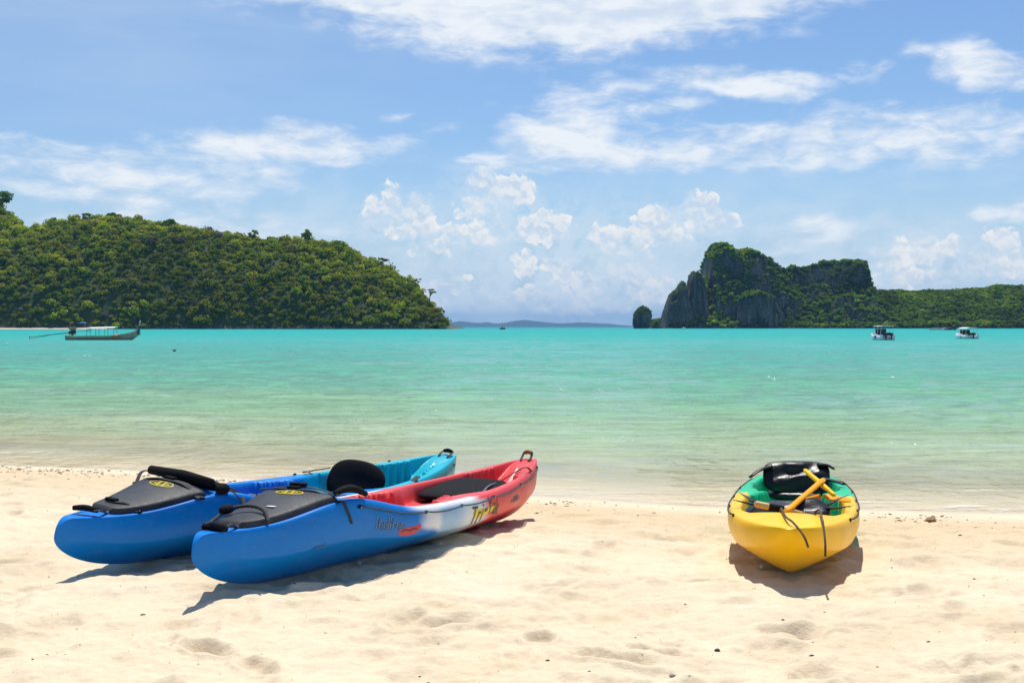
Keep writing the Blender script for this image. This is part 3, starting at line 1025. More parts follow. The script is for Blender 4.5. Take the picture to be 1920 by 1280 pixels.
def head_z(x, y):
    z = np.full_like(x, -6.0)
    wob = 18 * (fbm(x * 0.03, y * 0.05, oct=4, seed=61) - 0.5)
    flute = 12 * (fbm(x * 0.12, y * 0.22, oct=4, seed=62) - 0.5)
    for k, (sil, y0, D, st) in enumerate(_mass):
        s = np.array(sil, float)
        ym = y0 + D * 0.45
        u = 960 + (x + 2.5 * (vnoise(y * 0.08, x * 0.02, seed=70 + k) - 0.5)) / ym * F_PX
        H = (HOR - np.interp(u, s[:, 0], s[:, 1], left=640, right=640)) / F_PX * ym + 1.0
        t = (y - y0 - wob - flute * (0.4 if st < 2 else 1)) / D
        a = np.clip(t / 0.55, 0, 1)
        prof = 1 - (1 - a) ** st
        if 2 < st < 6:       # ledges: cliff - wooded step - cliff
            led = 0.12 * np.sin(a * 9 + 4 * fbm(x * 0.02, y * 0.02, oct=2, seed=63))
            prof = prof + led * a * (1 - a) * 2.2
        back = np.clip((t - 0.6) / 0.8, 0, 1)
        zz = np.where(t < 0, -6.0 + 0 * t, H * prof * (1 - 0.8 * back ** 1.6))
        zz = np.where(H < 0, -6.0, zz)
        z = np.maximum(z, zz)
    return z + np.where(z > 3, 5.0 * (fbm(x * 0.07, y * 0.07, oct=3, seed=64) - 0.5), 0)


def build_headland():
    xs = np.concatenate([np.arange(186, 700, 1.6), np.arange(700, 1400, 10.0)])
    ys = np.concatenate([np.arange(HEAD_Y - 22, HEAD_Y + 110, 1.6), np.arange(HEAD_Y + 110, HEAD_Y + 330, 8.0)])
    Xg, Yg = np.meshgrid(xs, ys, indexing='ij')
    Z = head_z(Xg, Yg)
    o = mesh_obj('headland', np.stack([Xg.ravel(), Yg.ravel(), Z.ravel()], -1), grid_faces(len(xs), len(ys)), M['rock'], smooth=True)
    tag(o, 'limestone headland with bare cliffs, spires and a long wooded ridge', None, kind='structure')
    r = np.random.default_rng(65)
    n = 42000
    x = r.uniform(190, 1100, n)
    x = np.where(r.random(n) < 0.85, r.uniform(190, 690, n), x)
    y = HEAD_Y - 15 + r.random(n) * 260
    z = head_z(x, y)
    e = 2.5
    zl, zr = head_z(x - e, y), head_z(x + e, y)
    zf, zb = head_z(x, y - e), head_z(x, y + e)
    gx, gy = (zr - zl) / (2 * e), (zb - zf) / (2 * e)
    slope = np.sqrt(gx ** 2 + gy ** 2)
    patch = fbm(x * 0.03, z * 0.035, oct=3, seed=66)
    steep_ok = slope < (0.9 + 3.4 * np.clip((patch - 0.40) * 4, 0, 1))
    cover = np.minimum(1.0, 0.35 + 0.28 * slope)
    spire = (x < 258) & (z > 14)                        # the spires stay nearly bare
    keep = (z > 2.0) & steep_ok & (r.random(n) < cover * np.where(spire, 0.35, 1.0))
    x, y, z, patch, spire = x[keep], y[keep], z[keep], patch[keep], spire[keep]
    size = (2.1 + 2.6 * r.random(len(x)) ** 1.9) * np.where(spire, 0.5, 1.0)
    c = leaf_cols(len(x), (1.6, 4, 5, 3.5, 1.4, 0.3, 0.4), 67)
    ln = fbm(x * 0.02, z * 0.03, oct=3, seed=68)
    c = c * (1 + 0.45 * np.clip((ln - 0.5) * 4, -1, 1))[:, None] * np.array([0.80, 0.90, 0.95])
    pos = np.stack([x, y, z + size * 0.3], -1)
    V, Fc, C = crown_mesh(pos, size, c, 46, 69, lobes=4, card=0.25)
    fo = mesh_obj('forest', V, Fc, M['leaf'], cols=C)
    tag(fo, 'dark green wood growing over the limestone headland and its ridge', 'forest', kind='stuff')


build_headland()
GR2 = 'trees on the skyline of the headland'
for i, (u, vt, vb, wd, st, sh, lab) in enumerate([
        (1412, 470, 492, 24, 'round', 3, 'dark tree on the shoulder just below the high summit of the headland'),
        (1441, 482, 508, 20, 'round', 3, 'tall dark tree at the lip of the summit, above the saddle'),
        (1483, 497, 518, 24, 'round', 2, 'rounded tree in the saddle between summit and plateau'),
        (1545, 488, 506, 22, 'round', 3, 'dark tree near the middle of the plateau skyline'),
        (1596, 488, 506, 22, 'round', 2, 'green tree close to the square cliff edge of the plateau'),
        (1633, 528, 556, 14, 'sparse', 2, 'thin tree at the foot of the square cliff edge'),
        (1868, 531, 548, 18, 'round', 2, 'rounded tree breaking the long low ridge of the headland')]):
    tree(u, vt, vb, 1585, wd, lab, GR2, st, sh, 80 + i, on=head_z)


# ---- sea stacks beside the headland
def sea_stack(u0, u1, v_top, Y, label, seed, taper, bush):
    xa, xb = px(u0, 0, Y)[0], px(u1, 0, Y)[0]
    cx, w = (xa + xb) / 2, (xb - xa)
    H = px(0, v_top, Y)[2]
    root = empty('sea_stack', (cx, Y, 0))
    tag(root, label, 'rock', 'rock stacks off the headland')
    nu, nv = 56, 40
    th = np.linspace(0, 2 * math.pi, nu, endpoint=False)
    vv = np.linspace(-0.08, 1, nv)
    T, Vv = np.meshgrid(th, vv, indexing='xy')
    pr = np.interp(Vv, *zip(*taper))
    nz = 1 + 0.20 * (fbm(np.cos(T) * 2.2 + seed, np.sin(T) * 2.2, Vv * 2.5, oct=4, seed=seed) - 0.5) * 2 * (pr > 0.02)
    rad = pr * nz * w / 2
    X = np.cos(T) * rad + 0.06 * w * np.sin(Vv * 3 + seed)
    Yy = np.sin(T) * rad * 0.85
    Z = Vv * H + 0.02 * H * (fbm(X * 0.3, Yy * 0.3, oct=2, seed=seed + 3) - 0.5)
    mesh_obj('rock_face', np.stack([X.ravel(), Yy.ravel(), Z.ravel()], -1), grid_faces(nv, nu, True), M['rock'], root, smooth=True)
    r = np.random.default_rng(seed)
    k = r.integers(0, X.size, bush)
    zz = Z.ravel()[k]
    keep = (r.random(bush) < np.clip((zz / H - 0.25) * 1.6, 0, 1))
    k = k[keep]
    pos = np.stack([X.ravel()[k], Yy.ravel()[k], Z.ravel()[k]], -1)
    V, Fc, C = crown_mesh(pos, 0.9 + 1.1 * r.random(len(k)), leaf_cols(len(k), (0.4, 2, 4, 4, 1, 0.2, 0.1), seed), 40, seed, 4, 0.25)
    mesh_obj('bushes', V, Fc, M['leaf'], root, cols=C)


sea_stack(1186, 1221, 574, 1400, 'tall rounded rock stack standing alone in the sea off the headland', 5,
          [(-0.1, 0.72), (0.0, 0.74), (0.12, 0.84), (0.3, 0.98), (0.55, 1.0), (0.75, 0.88), (0.9, 0.62), (0.97, 0.30), (1.0, 0.0)], 260)
sea_stack(1222, 1242, 602, 1410, 'small low pointed rock between the tall rock stack and the cliffs', 9,
          [(-0.1, 1.0), (0.0, 1.0), (0.3, 0.9), (0.6, 0.6), (0.85, 0.3), (1.0, 0.0)], 60)


# ---- hills on the far side of the strait
def build_far_hills():
    Y0 = 20000.0
    us = np.linspace(820, 1225, 160)
    prof = np.interp(us, [820, 850, 862, 880, 900, 912, 930, 950, 968, 985, 1010, 1040, 1055, 1080, 1105, 1125, 1150, 1170, 1200, 1225],
                     [604, 603, 601, 604, 605, 603, 606, 604, 600, 599, 602, 605, 606, 604, 604, 605.5, 606.5, 609, 611, 613.5])
    H = np.maximum((HOR - prof) / F_PX * Y0, 0)
    X = (us - 960) / F_PX * Y0
    ty = np.linspace(0, 1, 14)
    V = []
    for t in ty:
        hh = H * math.sin(math.pi * min(t * 0.62, 0.5) if t < 0.81 else math.pi * (0.5 + (t - 0.81) * 2.4))
        hh = hh * (0.92 + 0.16 * fbm(us * 0.09, us * 0 + t * 6, oct=3, seed=90))
        V.append(np.stack([X, np.full_like(X, Y0 - 600 + 1300 * t), np.maximum(hh, 0) - 1.5], -1))
    o = mesh_obj('distant_hills', np.concatenate(V), grid_faces(len(ty), len(us)), M['floor'], smooth=True)
    tag(o, 'low line of hills blue with distance on the horizon', None, kind='structure')


build_far_hills()

# pale strip of beach and boulders at the foot of the wooded hill
mbs = MB()
ux = np.linspace(-700, -300, 60)
V = []
for t, zz in ((0, -0.4), (0.25, 0.4), (0.6, 0.9), (1.0, 1.2)):
    wv = 1 + 0.5 * (vnoise(ux * 0.06, ux * 0, seed=3) - 0.5)
    taper = sstep(-318, -360, ux)
    V.append(np.stack([ux, HILL_Y - 11 + t * 13 + 0 * ux, np.full_like(ux, zz) * wv * taper - 0.5 * (1 - taper)], -1))
o = mesh_obj('far_beach', np.concatenate(V), grid_faces(4, 60), mat('far_sand', (0.55, 0.45, 0.31), 0.95, 0.2, 0.4), smooth=True)
tag(o, 'thin pale strip of beach at the foot of the wooded hill', None, kind='structure')
V, Fc = [], []
rs = np.random.default_rng(14)
mbr = MB()
for i in range(240):
    x = rs.uniform(-420, -56)
    s = 0.5 + 1.6 * rs.random() ** 2
    mbr.ball((x, HILL_Y - 2 + rs.uniform(-3, 3), 0.2 * s), (s * 1.3, s, s * 0.8), 7, 5, 0.25, i)
tag(mbr.build('shore_rocks', rock_material('shore_rock', False, 0.7), smooth=False), 'dark boulders strewn along the foot of the wooded hill', 'rocks', kind='stuff')

# ------------------------------------------------------------------ haze
def build_haze():
    m = bpy.data.materials.new('haze')
    m.use_nodes = True
    t = NT(m.node_tree)
    t.n.clear()
    out = t.new('ShaderNodeOutputMaterial')
    pv = t.new('ShaderNodeVolumePrincipled')
    pv.inputs['Color'].default_value = (0.22, 0.54, 0.96, 1)
    pv.inputs['Density'].default_value = 4.5e-5
    pv.inputs['Anisotropy'].default_value = 0.0
    t.l.new(pv.outputs[0], out.inputs['Volume'])
    mb = MB().box((0, 10500, 109), (60000, 21600, 222))
    o = mb.build('haze', m)
    tag(o, 'thin bluish sea haze over the whole bay', 'haze', kind='stuff')


build_haze()

# ------------------------------------------------------------------ kayaks
# half section from keel to rim: (share of half width, share of height); the chine is the doubled point
_LOW = catmull([(0, 0), (0.22, 0.085), (0.48, 0.215), (0.74, 0.355), (0.915, 0.465)], 15)
_UP = catmull([(0.93, 0.48), (0.965, 0.57), (0.995, 0.68), (1.0, 0.80), (0.985, 0.91), (0.955, 0.975), (0.915, 1.0), (0.87, 0.995)], 24)


class Kayak:
    def __init__(self, L=4.13, W=0.80, mid=0.30, near=0.07, far=0.12, crown=0.055, well=(-0.78, 1.78), plan=2.4, depth=0.20, notch=((-0.12, 0.20), (1.36, 1.66)), ridge=(0.30, 0.56), stem=0.24, blunt=0.955, fine=0.70, sharp=0.0, rise=0.0, rise_at=-1.1):
        self.__dict__.update(locals())

    def w(self, x):
        a = np.clip(np.abs(np.asarray(x, float)) / (self.L / 2), 0, 1)
        return self.W / 2 * (1 - a ** self.plan) ** np.where(np.asarray(x, float) < 0, self.fine + self.sharp, self.fine)

    def zk(self, x):
        s = np.asarray(x, float) / (self.L / 2)
        a = np.abs(s)
        u = np.clip((a - 0.62) / 0.38, 0, 1)
        return 0.03 * a ** 2 + (self.stem - 0.03) * (0.42 * u ** 2.2 + 0.58 * (1 - np.sqrt(np.maximum(1 - u ** 4, 0))))

    def zg(self, x):
        s = np.asarray(x, float) / (self.L / 2)
        a = np.abs(s)
        z = self.mid + np.where(s < 0, self.near, self.far) * a ** 2.2 + self.rise * np.exp(-((np.asarray(x, float) - self.rise_at) / 0.40) ** 2)
        u = np.clip((a - self.blunt) / (1 - self.blunt), 0, 1)
        end = self.mid + np.where(s < 0, self.near, self.far)
        return z - (end - self.stem - 0.001) * (1 - np.sqrt(np.maximum(1 - u ** 2, 0)))

    def section(self, x):
        pass

    def qedge(self, x):
        """half width of the well as a share of the hull's half width"""
        q = np.full_like(x, 0.80)
        q = q - 0.10 * sstep(self.well[0] + 0.25, self.well[0] - 0.02, x)
        for (a, b) in self.notch:
            t = np.clip((x - a) / (b - a), 0, 1)
            rib = 0.5 - 0.5 * np.cos(t * 4 * 2 * math.pi)
            inside = (x > a) & (x < b)
            q = q - np.where(inside, 0.03 + 0.08 * t + 0.24 * np.sqrt(rib) * (0.55 + 0.45 * t), 0)
            q = q - np.where(x >= b, 0.17 * sstep(b + 0.42, b + 0.02, x), 0)
        return q

    def deck_z(self, x, q):
        """height of the deck at length x and share q of the half width (0 is the middle)"""
        x = np.asarray(x, float)
        zg, zk = self.zg(x), self.zk(x)
        s = x / (self.L / 2)
        qq = np.clip(q / 0.87, 0, 1)
        ends = sstep(0.995, 0.86, np.abs(s))
        near = sstep(self.well[0] + 0.1, self.well[0] - 0.25, x)
        hump = sstep(-self.L / 2 * 0.97, self.well[0] - 0.2, x)
        cr = self.crown * near * ends * hump + 0.012 * ends * (1 - near)
        z = zk + 0.995 * (zg - zk) + cr * (1 - qq ** 2.6)
        d = self.depth * sstep(self.well[0], self.well[0] + 0.16, x) * sstep(self.well[1] + 0.12, self.well[1] - 0.55, x)
        rx = self.ridge
        d = d * (1 - 0.42 * sstep(rx[0], rx[0] + 0.10, x) * sstep(rx[1] + 0.1, rx[1], x))
        m = sstep(0.0, 0.13, self.qedge(x) - q)
        hump = 0.02 * np.exp(-((q - 0.0) / 0.22) ** 2)
        return z - (d - hump * (d > 0.05)) * m

    def flank(self, x, r, side=-1, off=0.0):
        """point on the outer side at height share r, moved out by off"""
        def P(x, r):
            q = np.interp(r, np.concatenate([_LOW[:, 1], _UP[:20, 1]]), np.concatenate([_LOW[:, 0], _UP[:20, 0]]))
            zk = self.zk(x)
            return np.array([float(x), float(side * q * self.w(x)), float(zk + r * (self.zg(x) - zk))])
        p = P(x, r)
        if off:
            n = np.cross(P(x + 0.01, r) - p, P(x, r + 0.02) - p) * -side
            n /= np.linalg.norm(n) + 1e-12
            if n[1] * side < 0:
                n = -n
            p = p + n * off
        return tuple(p)

    def deck(self, x, y, off=0.0):
        q = abs(y) / max(float(self.w(x)), 1e-4)
        return (x, y, float(self.deck_z(np.array([x]), np.array([q]))[0]) + off)

    def hull(self, colour, material, parent):
        th = np.linspace(-math.pi / 2, math.pi / 2, 330)
        x = self.L / 2 * np.sin(th)
        # mix of end-dense and even spacing
        x = np.sort(np.concatenate([x, np.linspace(-self.L / 2 * 0.97, self.L / 2 * 0.97, 170)]))
        w, zk, zg = self.w(x), self.zk(x), self.zg(x)
        prof = np.vstack([_LOW, _UP])
        nd = 46
        qd = np.linspace(0.865, 0.0, nd)
        ys = np.concatenate([prof[:, 0], qd])
        half_y = w[:, None] * ys[None, :]
        hz = zk[:, None] + (zg - zk)[:, None] * prof[None, :, 1]
        dz = self.deck_z(np.repeat(x[:, None], nd, 1), np.repeat(qd[None, :], len(x), 0))
        half_z = np.concatenate([hz, dz], 1)
        reg = np.concatenate([prof[:, 1], np.full(nd, 2.0) + (0.865 - qd)])      # 0-1 outside, above 2 the deck
        Yr = np.concatenate([-half_y, half_y[:, ::-1][:, 1:-1]], 1)
        Zr = np.concatenate([half_z, half_z[:, ::-1][:, 1:-1]], 1)
        Rg = np.concatenate([reg, reg[::-1][1:-1]])
        nc = Yr.shape[1]
        X = np.repeat(x[:, None], nc, 1)
        V = np.stack([X.ravel(), Yr.ravel(), Zr.ravel()], -1)
        G = np.repeat(Rg[None, :], len(x), 0).ravel()
        C = colour(V[:, 0], V[:, 1], V[:, 2], G)
        return mesh_obj('hull', V, grid_faces(len(x), nc, True)[:, ::-1].copy(), material, parent, smooth=True, cols=C)


def lerp(a, b, t):
    return np.asarray(a)[None, :] * (1 - t[:, None]) + np.asarray(b)[None, :] * t[:, None]


BLUE, TEAL, RED, WHITE, PALE = (0.0, 0.188, 0.62), (0.001, 0.43, 0.55), (0.76, 0.065, 0.065), (0.74, 0.77, 0.80), (0.22, 0.48, 0.78)
YEL, GRN = (0.96, 0.53, 0.0), (0.001, 0.50, 0.22)


def col_tri(x, y, z, g):
    n = fbm(x * 6, y * 6, z * 6, oct=3, seed=101) - 0.5
    n2 = fbm(x * 2.5, y * 2.5, z * 2.5, oct=3, seed=102) - 0.5
    out = g <= 1.01
    X = x + 0.16 * n
    c = np.tile(BLUE, (len(x), 1))
    # sides: blue, a lobed white patch, a pale blue band, white, then red
    lob = -0.47 - 0.05 * np.sin(z * 40) * 0 + 0.30 * sstep(0.68, 0.40, g) + 0.35 * n2
    t1 = sstep(lob, lob + 0.16, X)
    side = lerp(BLUE, WHITE, t1)
    band = sstep(-0.28, -0.20, x + 0.05 * n) * sstep(0.22, -0.10, x + 0.1 * n) * 0.75
    side = side * (1 - band[:, None]) + np.array(PALE)[None] * band[:, None]
    rb = 0.40 + 0.16 * (g - 0.5) * -1
    t3 = sstep(rb - 0.07, rb + 0.13, x + 0.10 * n)
    side = side * (1 - t3[:, None]) + np.array(RED)[None] * t3[:, None]
    rim = sstep(0.90, 0.96, g)
    t1r = sstep(-0.68, -0.46, X)
    t3r = sstep(0.18, 0.34, x + 0.05 * n)
    rimc = lerp(BLUE, WHITE, t1r)
    rimc = rimc * (1 - t3r[:, None]) + np.array(RED)[None] * t3r[:, None]
    side = side * (1 - rim[:, None]) + rimc * rim[:, None]
    t4 = sstep(-0.66, -0.45, X)
    deck = lerp(BLUE, RED, t4)
    edge = sstep(2.05, 2.0, g) * sstep(-0.62, -0.52, X) * sstep(0.30, 0.2, x)
    deck = deck * (1 - edge[:, None]) + np.array(WHITE)[None] * edge[:, None]
    return np.where(out[:, None], side, deck)


def col_teal(x, y, z, g):
    n = fbm(x * 5, y * 5, z * 5, oct=3, seed=105) - 0.5
    return lerp(BLUE, TEAL, sstep(0.28, 0.72, x + 0.35 * n))


def col_yel(x, y, z, g):
    n = fbm(x * 5, y * 5, z * 5, oct=3, seed=107) - 0.5
    return lerp(YEL, GRN, sstep(-0.02, 0.22, x + 0.25 * n + 0.35 * sstep(2.05, 2.2, g)))


def place(name, label, cat, cx, cyy, yaw, sink=0.0, group=None, dpitch=0.0, roll=0.0):
    dx, dy = math.cos(yaw), math.sin(yaw)
    za, zb = ground_at(cx - dx * 1.2, cyy - dy * 1.2), ground_at(cx + dx * 1.2, cyy + dy * 1.2)
    p = -math.atan2(zb - za, 2.4) + dpitch
    o = empty(name, (cx, cyy, (za + zb) / 2 - sink), (roll, p, yaw))
    return tag(o, label, cat, group)


def pad(name, material, parent, loc, w, h, t, rot=(0, 0, 0), power=2.6, bend=0.0, wrinkle=0.0, seed=0, taper=0.0):
    """a cushion: outline a superellipse in its own XY plane, thickness along Z"""
    nu, nv = 44, 12
    th = np.linspace(0, 2 * math.pi, nu, endpoint=False)
    rr = np.concatenate([np.linspace(0.02, 0.85, nv - 4), [0.92, 0.97, 0.992, 1.0]])
    c, s = np.cos(th), np.sin(th)
    sx, sy = np.sign(c) * np.abs(c) ** (2 / power), np.sign(s) * np.abs(s) ** (2 / power)
    V = []
    for sgn in (1, -1):
        seq = rr if sgn > 0 else rr[::-1][1:]
        for q in seq:
            x, y = sx * q * w / 2, sy * q * h / 2
            x = x * (1 - taper * (y / h))
            z = sgn * t / 2 * math.sqrt(max(0, 1 - q ** 5)) * (0.86 + 0.14 * (1 - q ** 2)) + bend * (x / w) ** 2
            if wrinkle:
                z = z + wrinkle * (fbm(x * 9 + seed, y * 5 + 3, oct=3, seed=seed) - 0.5) * (1 - q ** 6)
                z = z + wrinkle * 0.8 * np.sin(x * 38 + 5 * fbm(x * 4, y * 6, oct=2, seed=seed + 5) + y * 14) * (1 - q ** 4) * 0.35
            V.append(np.stack([x, y, np.full(nu, z) if np.isscalar(z) else z], -1))
    V = np.concatenate(V)
    Mx = Matrix.Translation(loc) @ (Matrix.Rotation(rot[2], 4, 'Z') @ Matrix.Rotation(rot[1], 4, 'Y') @ Matrix.Rotation(rot[0], 4, 'X'))
    A = np.array(Mx)
    V = V @ A[:3, :3].T + A[:3, 3]
    nr = len(V) // nu
    F = [tuple(f) for f in grid_faces(nr, nu, True)] + [tuple(range(nu))[::-1], tuple((nr - 1) * nu + i for i in range(nu))]
    return mesh_obj(name, V, F, material, parent, smooth=True)


def strap_on(kb, pts, width, material, parent, name='strap', thick=0.004):
    """flat webbing through points"""
    P = catmull(pts, max(12, 6 * len(pts)))
    return MB().tube([tuple(p) for p in P], width / 2, 8, flat=(1.0, thick / width * 2)).build(name, material, parent, True)


def text_mesh(body, size):
    cu = bpy.data.curves.new('txt', 'FONT')
    cu.body = body
    cu.size = size
    cu.resolution_u = 3
    ob = bpy.data.objects.new('txt', cu)
    COL.objects.link(ob)
    dg = bpy.context.evaluated_depsgraph_get()
    me = bpy.data.meshes.new_from_object(ob.evaluated_get(dg))
    bm = bmesh.new()                      # fine enough to follow the curved flank
    bm.from_mesh(me)
    bmesh.ops.triangulate(bm, faces=bm.faces[:])
    bmesh.ops.subdivide_edges(bm, edges=[e for e in bm.edges if e.calc_length() > size * 0.08], cuts=5, use_grid_fill=True)
    bmesh.ops.triangulate(bm, faces=bm.faces[:])
    bm.verts.index_update()
    v = np.array([q.co[:] for q in bm.verts])
    f = [tuple(q.index for q in p.verts) for p in bm.faces]
    bm.free()
    bpy.data.objects.remove(ob)
    bpy.data.meshes.remove(me)
    return v, f


def decal(kb, v, f, x0, r0, material, parent, name, off=0.0025, hgt=None):
    """lay flat outline geometry (x along the hull, y up) on the near flank"""
    out = []
    for p in v:
        x = x0 + p[0]
        H = float(kb.zg(x) - kb.zk(x))
        out.append(kb.flank(x, min(0.985, max(0.02, r0 + p[1] / (H * 1.03))), -1, off))
    return mesh_obj(name, out, f, material, parent)


def handle(kb, x, parent, grip_mat, half=0.085, arch=0.045, seed=0, along=0.11, tilt=0.0):
    """carry toggle: grip bar lying across the deck on webbing loops bolted down"""
    r = random.Random(seed)
    o = MB().tube([(x + tilt * t, t * half * 1.0, kb.deck(x, 0)[2] + arch - 0.010 * abs(t)) for t in (-1, -0.6, -0.2, 0.2, 0.6, 1)], [0.013, 0.016, 0.017, 0.017, 0.016, 0.013], 10).build('handle', grip_mat, parent, True)
    for sgn in (-1, 1):
        a = kb.deck(x + along, sgn * half * 0.95, 0.006)
        mbs = MB()
        mbs.tube([tuple(p) for p in catmull([(x, sgn * half, kb.deck(x, 0)[2] + arch - 0.008), (x + along * 0.45, sgn * half * 1.12, a[2] + 0.022), a, (a[0] + 0.03, a[1], kb.deck(x + along + 0.03, sgn * half * 0.95, 0.004)[2])], 14)], 0.010, 8, flat=(1.0, 0.35))
        mbs.build('handle_strap', M['strap'], o, True)
        MB().tube([(a[0] + 0.012, a[1], a[2]), (a[0] + 0.012, a[1], a[2] + 0.009)], [0.009, 0.006], 10).build('bolt', M['steel'], o)
    return o


def hatch_cover(kb, x0, x1, w0, w1, parent, emblem_x, strap_xs):
    """soft black lid following the crowned deck, with webbing, buckles and a yellow emblem"""
    n, mth = 30, 24
    xs = np.linspace(x0, x1, n)
    t = (xs - x0) / (x1 - x0)
    hw = w0 + (w1 - w0) * t ** 0.8
    hw = hw * np.sqrt(np.clip(1 - (1 - np.clip(t / 0.10, 0, 1)) ** 2 * 0.45, 0, 1))
    V = []
    prof = [(1.0, 0.000), (1.005, 0.014), (0.99, 0.022), (0.965, 0.027)] + [(q, 0.030) for q in np.linspace(0.92, 0, 9)]
    prof = prof + [(-q, h) for q, h in prof[::-1][1:]]
    for i, x in enumerate(xs):
        e = min(1.0, min(t[i], 1 - t[i]) / 0.025)
        for q, h in prof:
            y = q * hw[i]
            V.append(kb.deck(x, y, 0.002 + h * math.sqrt(max(e * (2 - e), 0))))
    nc = len(prof)
    lid = mesh_obj('hatch_cover', V, grid_faces(n, nc), M['black_foam'], parent, smooth=True)
    for sx, sw, sk in strap_xs:
        hwx = float(np.interp(sx, xs, hw)) + 0.03
        pts = [kb.deck(sx + sk * abs(q), q * hwx, 0.036 if abs(q) < 0.9 else 0.008) for q in (-1, -0.9, -0.5, 0, 0.5, 0.9, 1)]
        strap_on(kb, pts, sw, M['strap'], lid, 'strap')
        MB().box(kb.deck(sx + 0.01, 0.02, 0.045), (0.035, 0.075, 0.016)).build('buckle', M['black_fabric'], lid, bevel=0.004)
        for sg in (-1, 1):
            a = kb.deck(sx + sk, sg * hwx, 0.006)
            MB().box(a, (0.026, 0.022, 0.014)).build('strap_anchor', M['black_fabric'], lid, bevel=0.003)
            MB().tube([a, (a[0], a[1], a[2] + 0.011)], [0.006, 0.004], 8).build('rivet', M['steel'], lid)
    # emblem: an oval ring with two strokes through it
    mb = MB()
    ring = [(emblem_x + 0.036 * math.cos(a), 0.085 * math.sin(a)) for a in np.linspace(0, 2 * math.pi, 33)]
    mb.tube([kb.deck(p[0], p[1], 0.0345) for p in ring], 0.0045, 6, flat=(1, 0.4), cap=False)
    ring2 = [(emblem_x + 0.019 * math.cos(a), 0.050 * math.sin(a)) for a in np.linspace(0, 2 * math.pi, 25)]
    mb.tube([kb.deck(p[0], p[1], 0.0345) for p in ring2], 0.0035, 6, flat=(1, 0.4), cap=False)
    for yy in (-0.02, 0.022):
        mb.tube([kb.deck(emblem_x - 0.03, yy - 0.01, 0.0345), kb.deck(emblem_x + 0.03, yy + 0.01, 0.0345)], 0.005, 6, flat=(1, 0.4))
    mb.tube([kb.deck(emblem_x, -0.08, 0.0345), kb.deck(emblem_x, 0.08, 0.0345)], 0.003, 6, flat=(1, 0.4))
    tag(mb.build('emblem', M['print_yellow'], lid), 'yellow oval emblem printed on the black lid')
    return lid


def lifeline(kb, xs, r, parent, material, side=-1, sag=0.03, rad=0.0048, nx=14):
    """grab line along the rim between pad eyes"""
    pts = []
    for a, b in zip(xs[:-1], xs[1:]):
        for i in range(nx):
            t = i / nx
            x = a + (b - a) * t
            pts.append(kb.flank(x, r - sag * 4 * t * (1 - t), side, 0.010))
    pts.append(kb.flank(xs[-1], r, side, 0.010))
    o = MB().tube(pts, rad, 7).build('grab_line', material, parent, True)
    for x in xs:
        p = np.array(kb.flank(x, r, side, 0.004))
        MB().ball(p, (0.020, 0.008, 0.011), 8, 6).build('pad_eye', M['black_fabric'], o, True)
        MB().tube([tuple(p + [0, 0, -0.004]), tuple(np.array(kb.flank(x, r, side, 0.016)) + [0, 0, -0.004])], [0.006, 0.004], 7).build('rivet', M['steel'], o)
    return o


def tri_kayak(root, colour, material):
    kb = Kayak(L=4.13, W=0.80, plan=2.1, fine=0.80, sharp=0.14, mid=0.325, near=0.015, far=0.13, crown=0.030, rise=0.105, rise_at=-1.08, well=(-1.10, 1.82), notch=((-0.12, 0.20), (1.26, 1.56)), ridge=(0.30, 0.56))
    kb.hull(colour, material, root)
    return kb


# ---- front kayak: blue, white, red
kA = place('kayak', 'blue, white and red plastic kayak with lettering along its flank', 'kayak', -0.690, 7.55, 1.137, 0.0, 'kayaks drawn up on the beach', 0.0)
kb = tri_kayak(kA, col_tri, M['hull_red'])
hatch_cover(kb, -1.80, -1.16, 0.075, 0.245, kA, -1.27, [(-1.21, 0.030, 0.02)])
handle(kb, -1.89, kA, M['black_fabric'], 0.062, 0.03, 1, 0.09, 0.02)
# corrugated hose grip of a second handle loop over the lid
ho = MB()
loop = catmull([kb.deck(-1.87, 0.065, 0.02), kb.deck(-1.79, 0.09, 0.035), kb.deck(-1.66, 0.10, 0.060), kb.deck(-1.60, 0.02, 0.062), kb.deck(-1.61, -0.08, 0.052), kb.deck(-1.66, -0.155, 0.02)], 40)
ho.tube([tuple(p) for p in loop], [0.0085 + 0.0025 * (i % 2) for i in range(40)], 8)
ho.build('bungee_loop', M['rope_dark'], kA, True)
MB().ball(kb.deck(-1.68, 0.10, 0.066), (0.055, 0.028, 0.026), 12, 8).build('bungee_toggle', M['black_fabric'], kA, True)
mbx = MB()
for i in range(9):
    mbx.tube([kb.deck(-1.89, -0.066 + 0.0165 * i, 0.014), kb.deck(-1.89, -0.060 + 0.0165 * i, 0.014)], 0.019, 9)
mbx.build('handle_ribs', M['black_fabric'], kA, True)
tagp = MB().box(kb.deck(-1.50, -0.05, 0.034), (0.032, 0.05, 0.003)).build('care_tag', M['print_white'], kA)
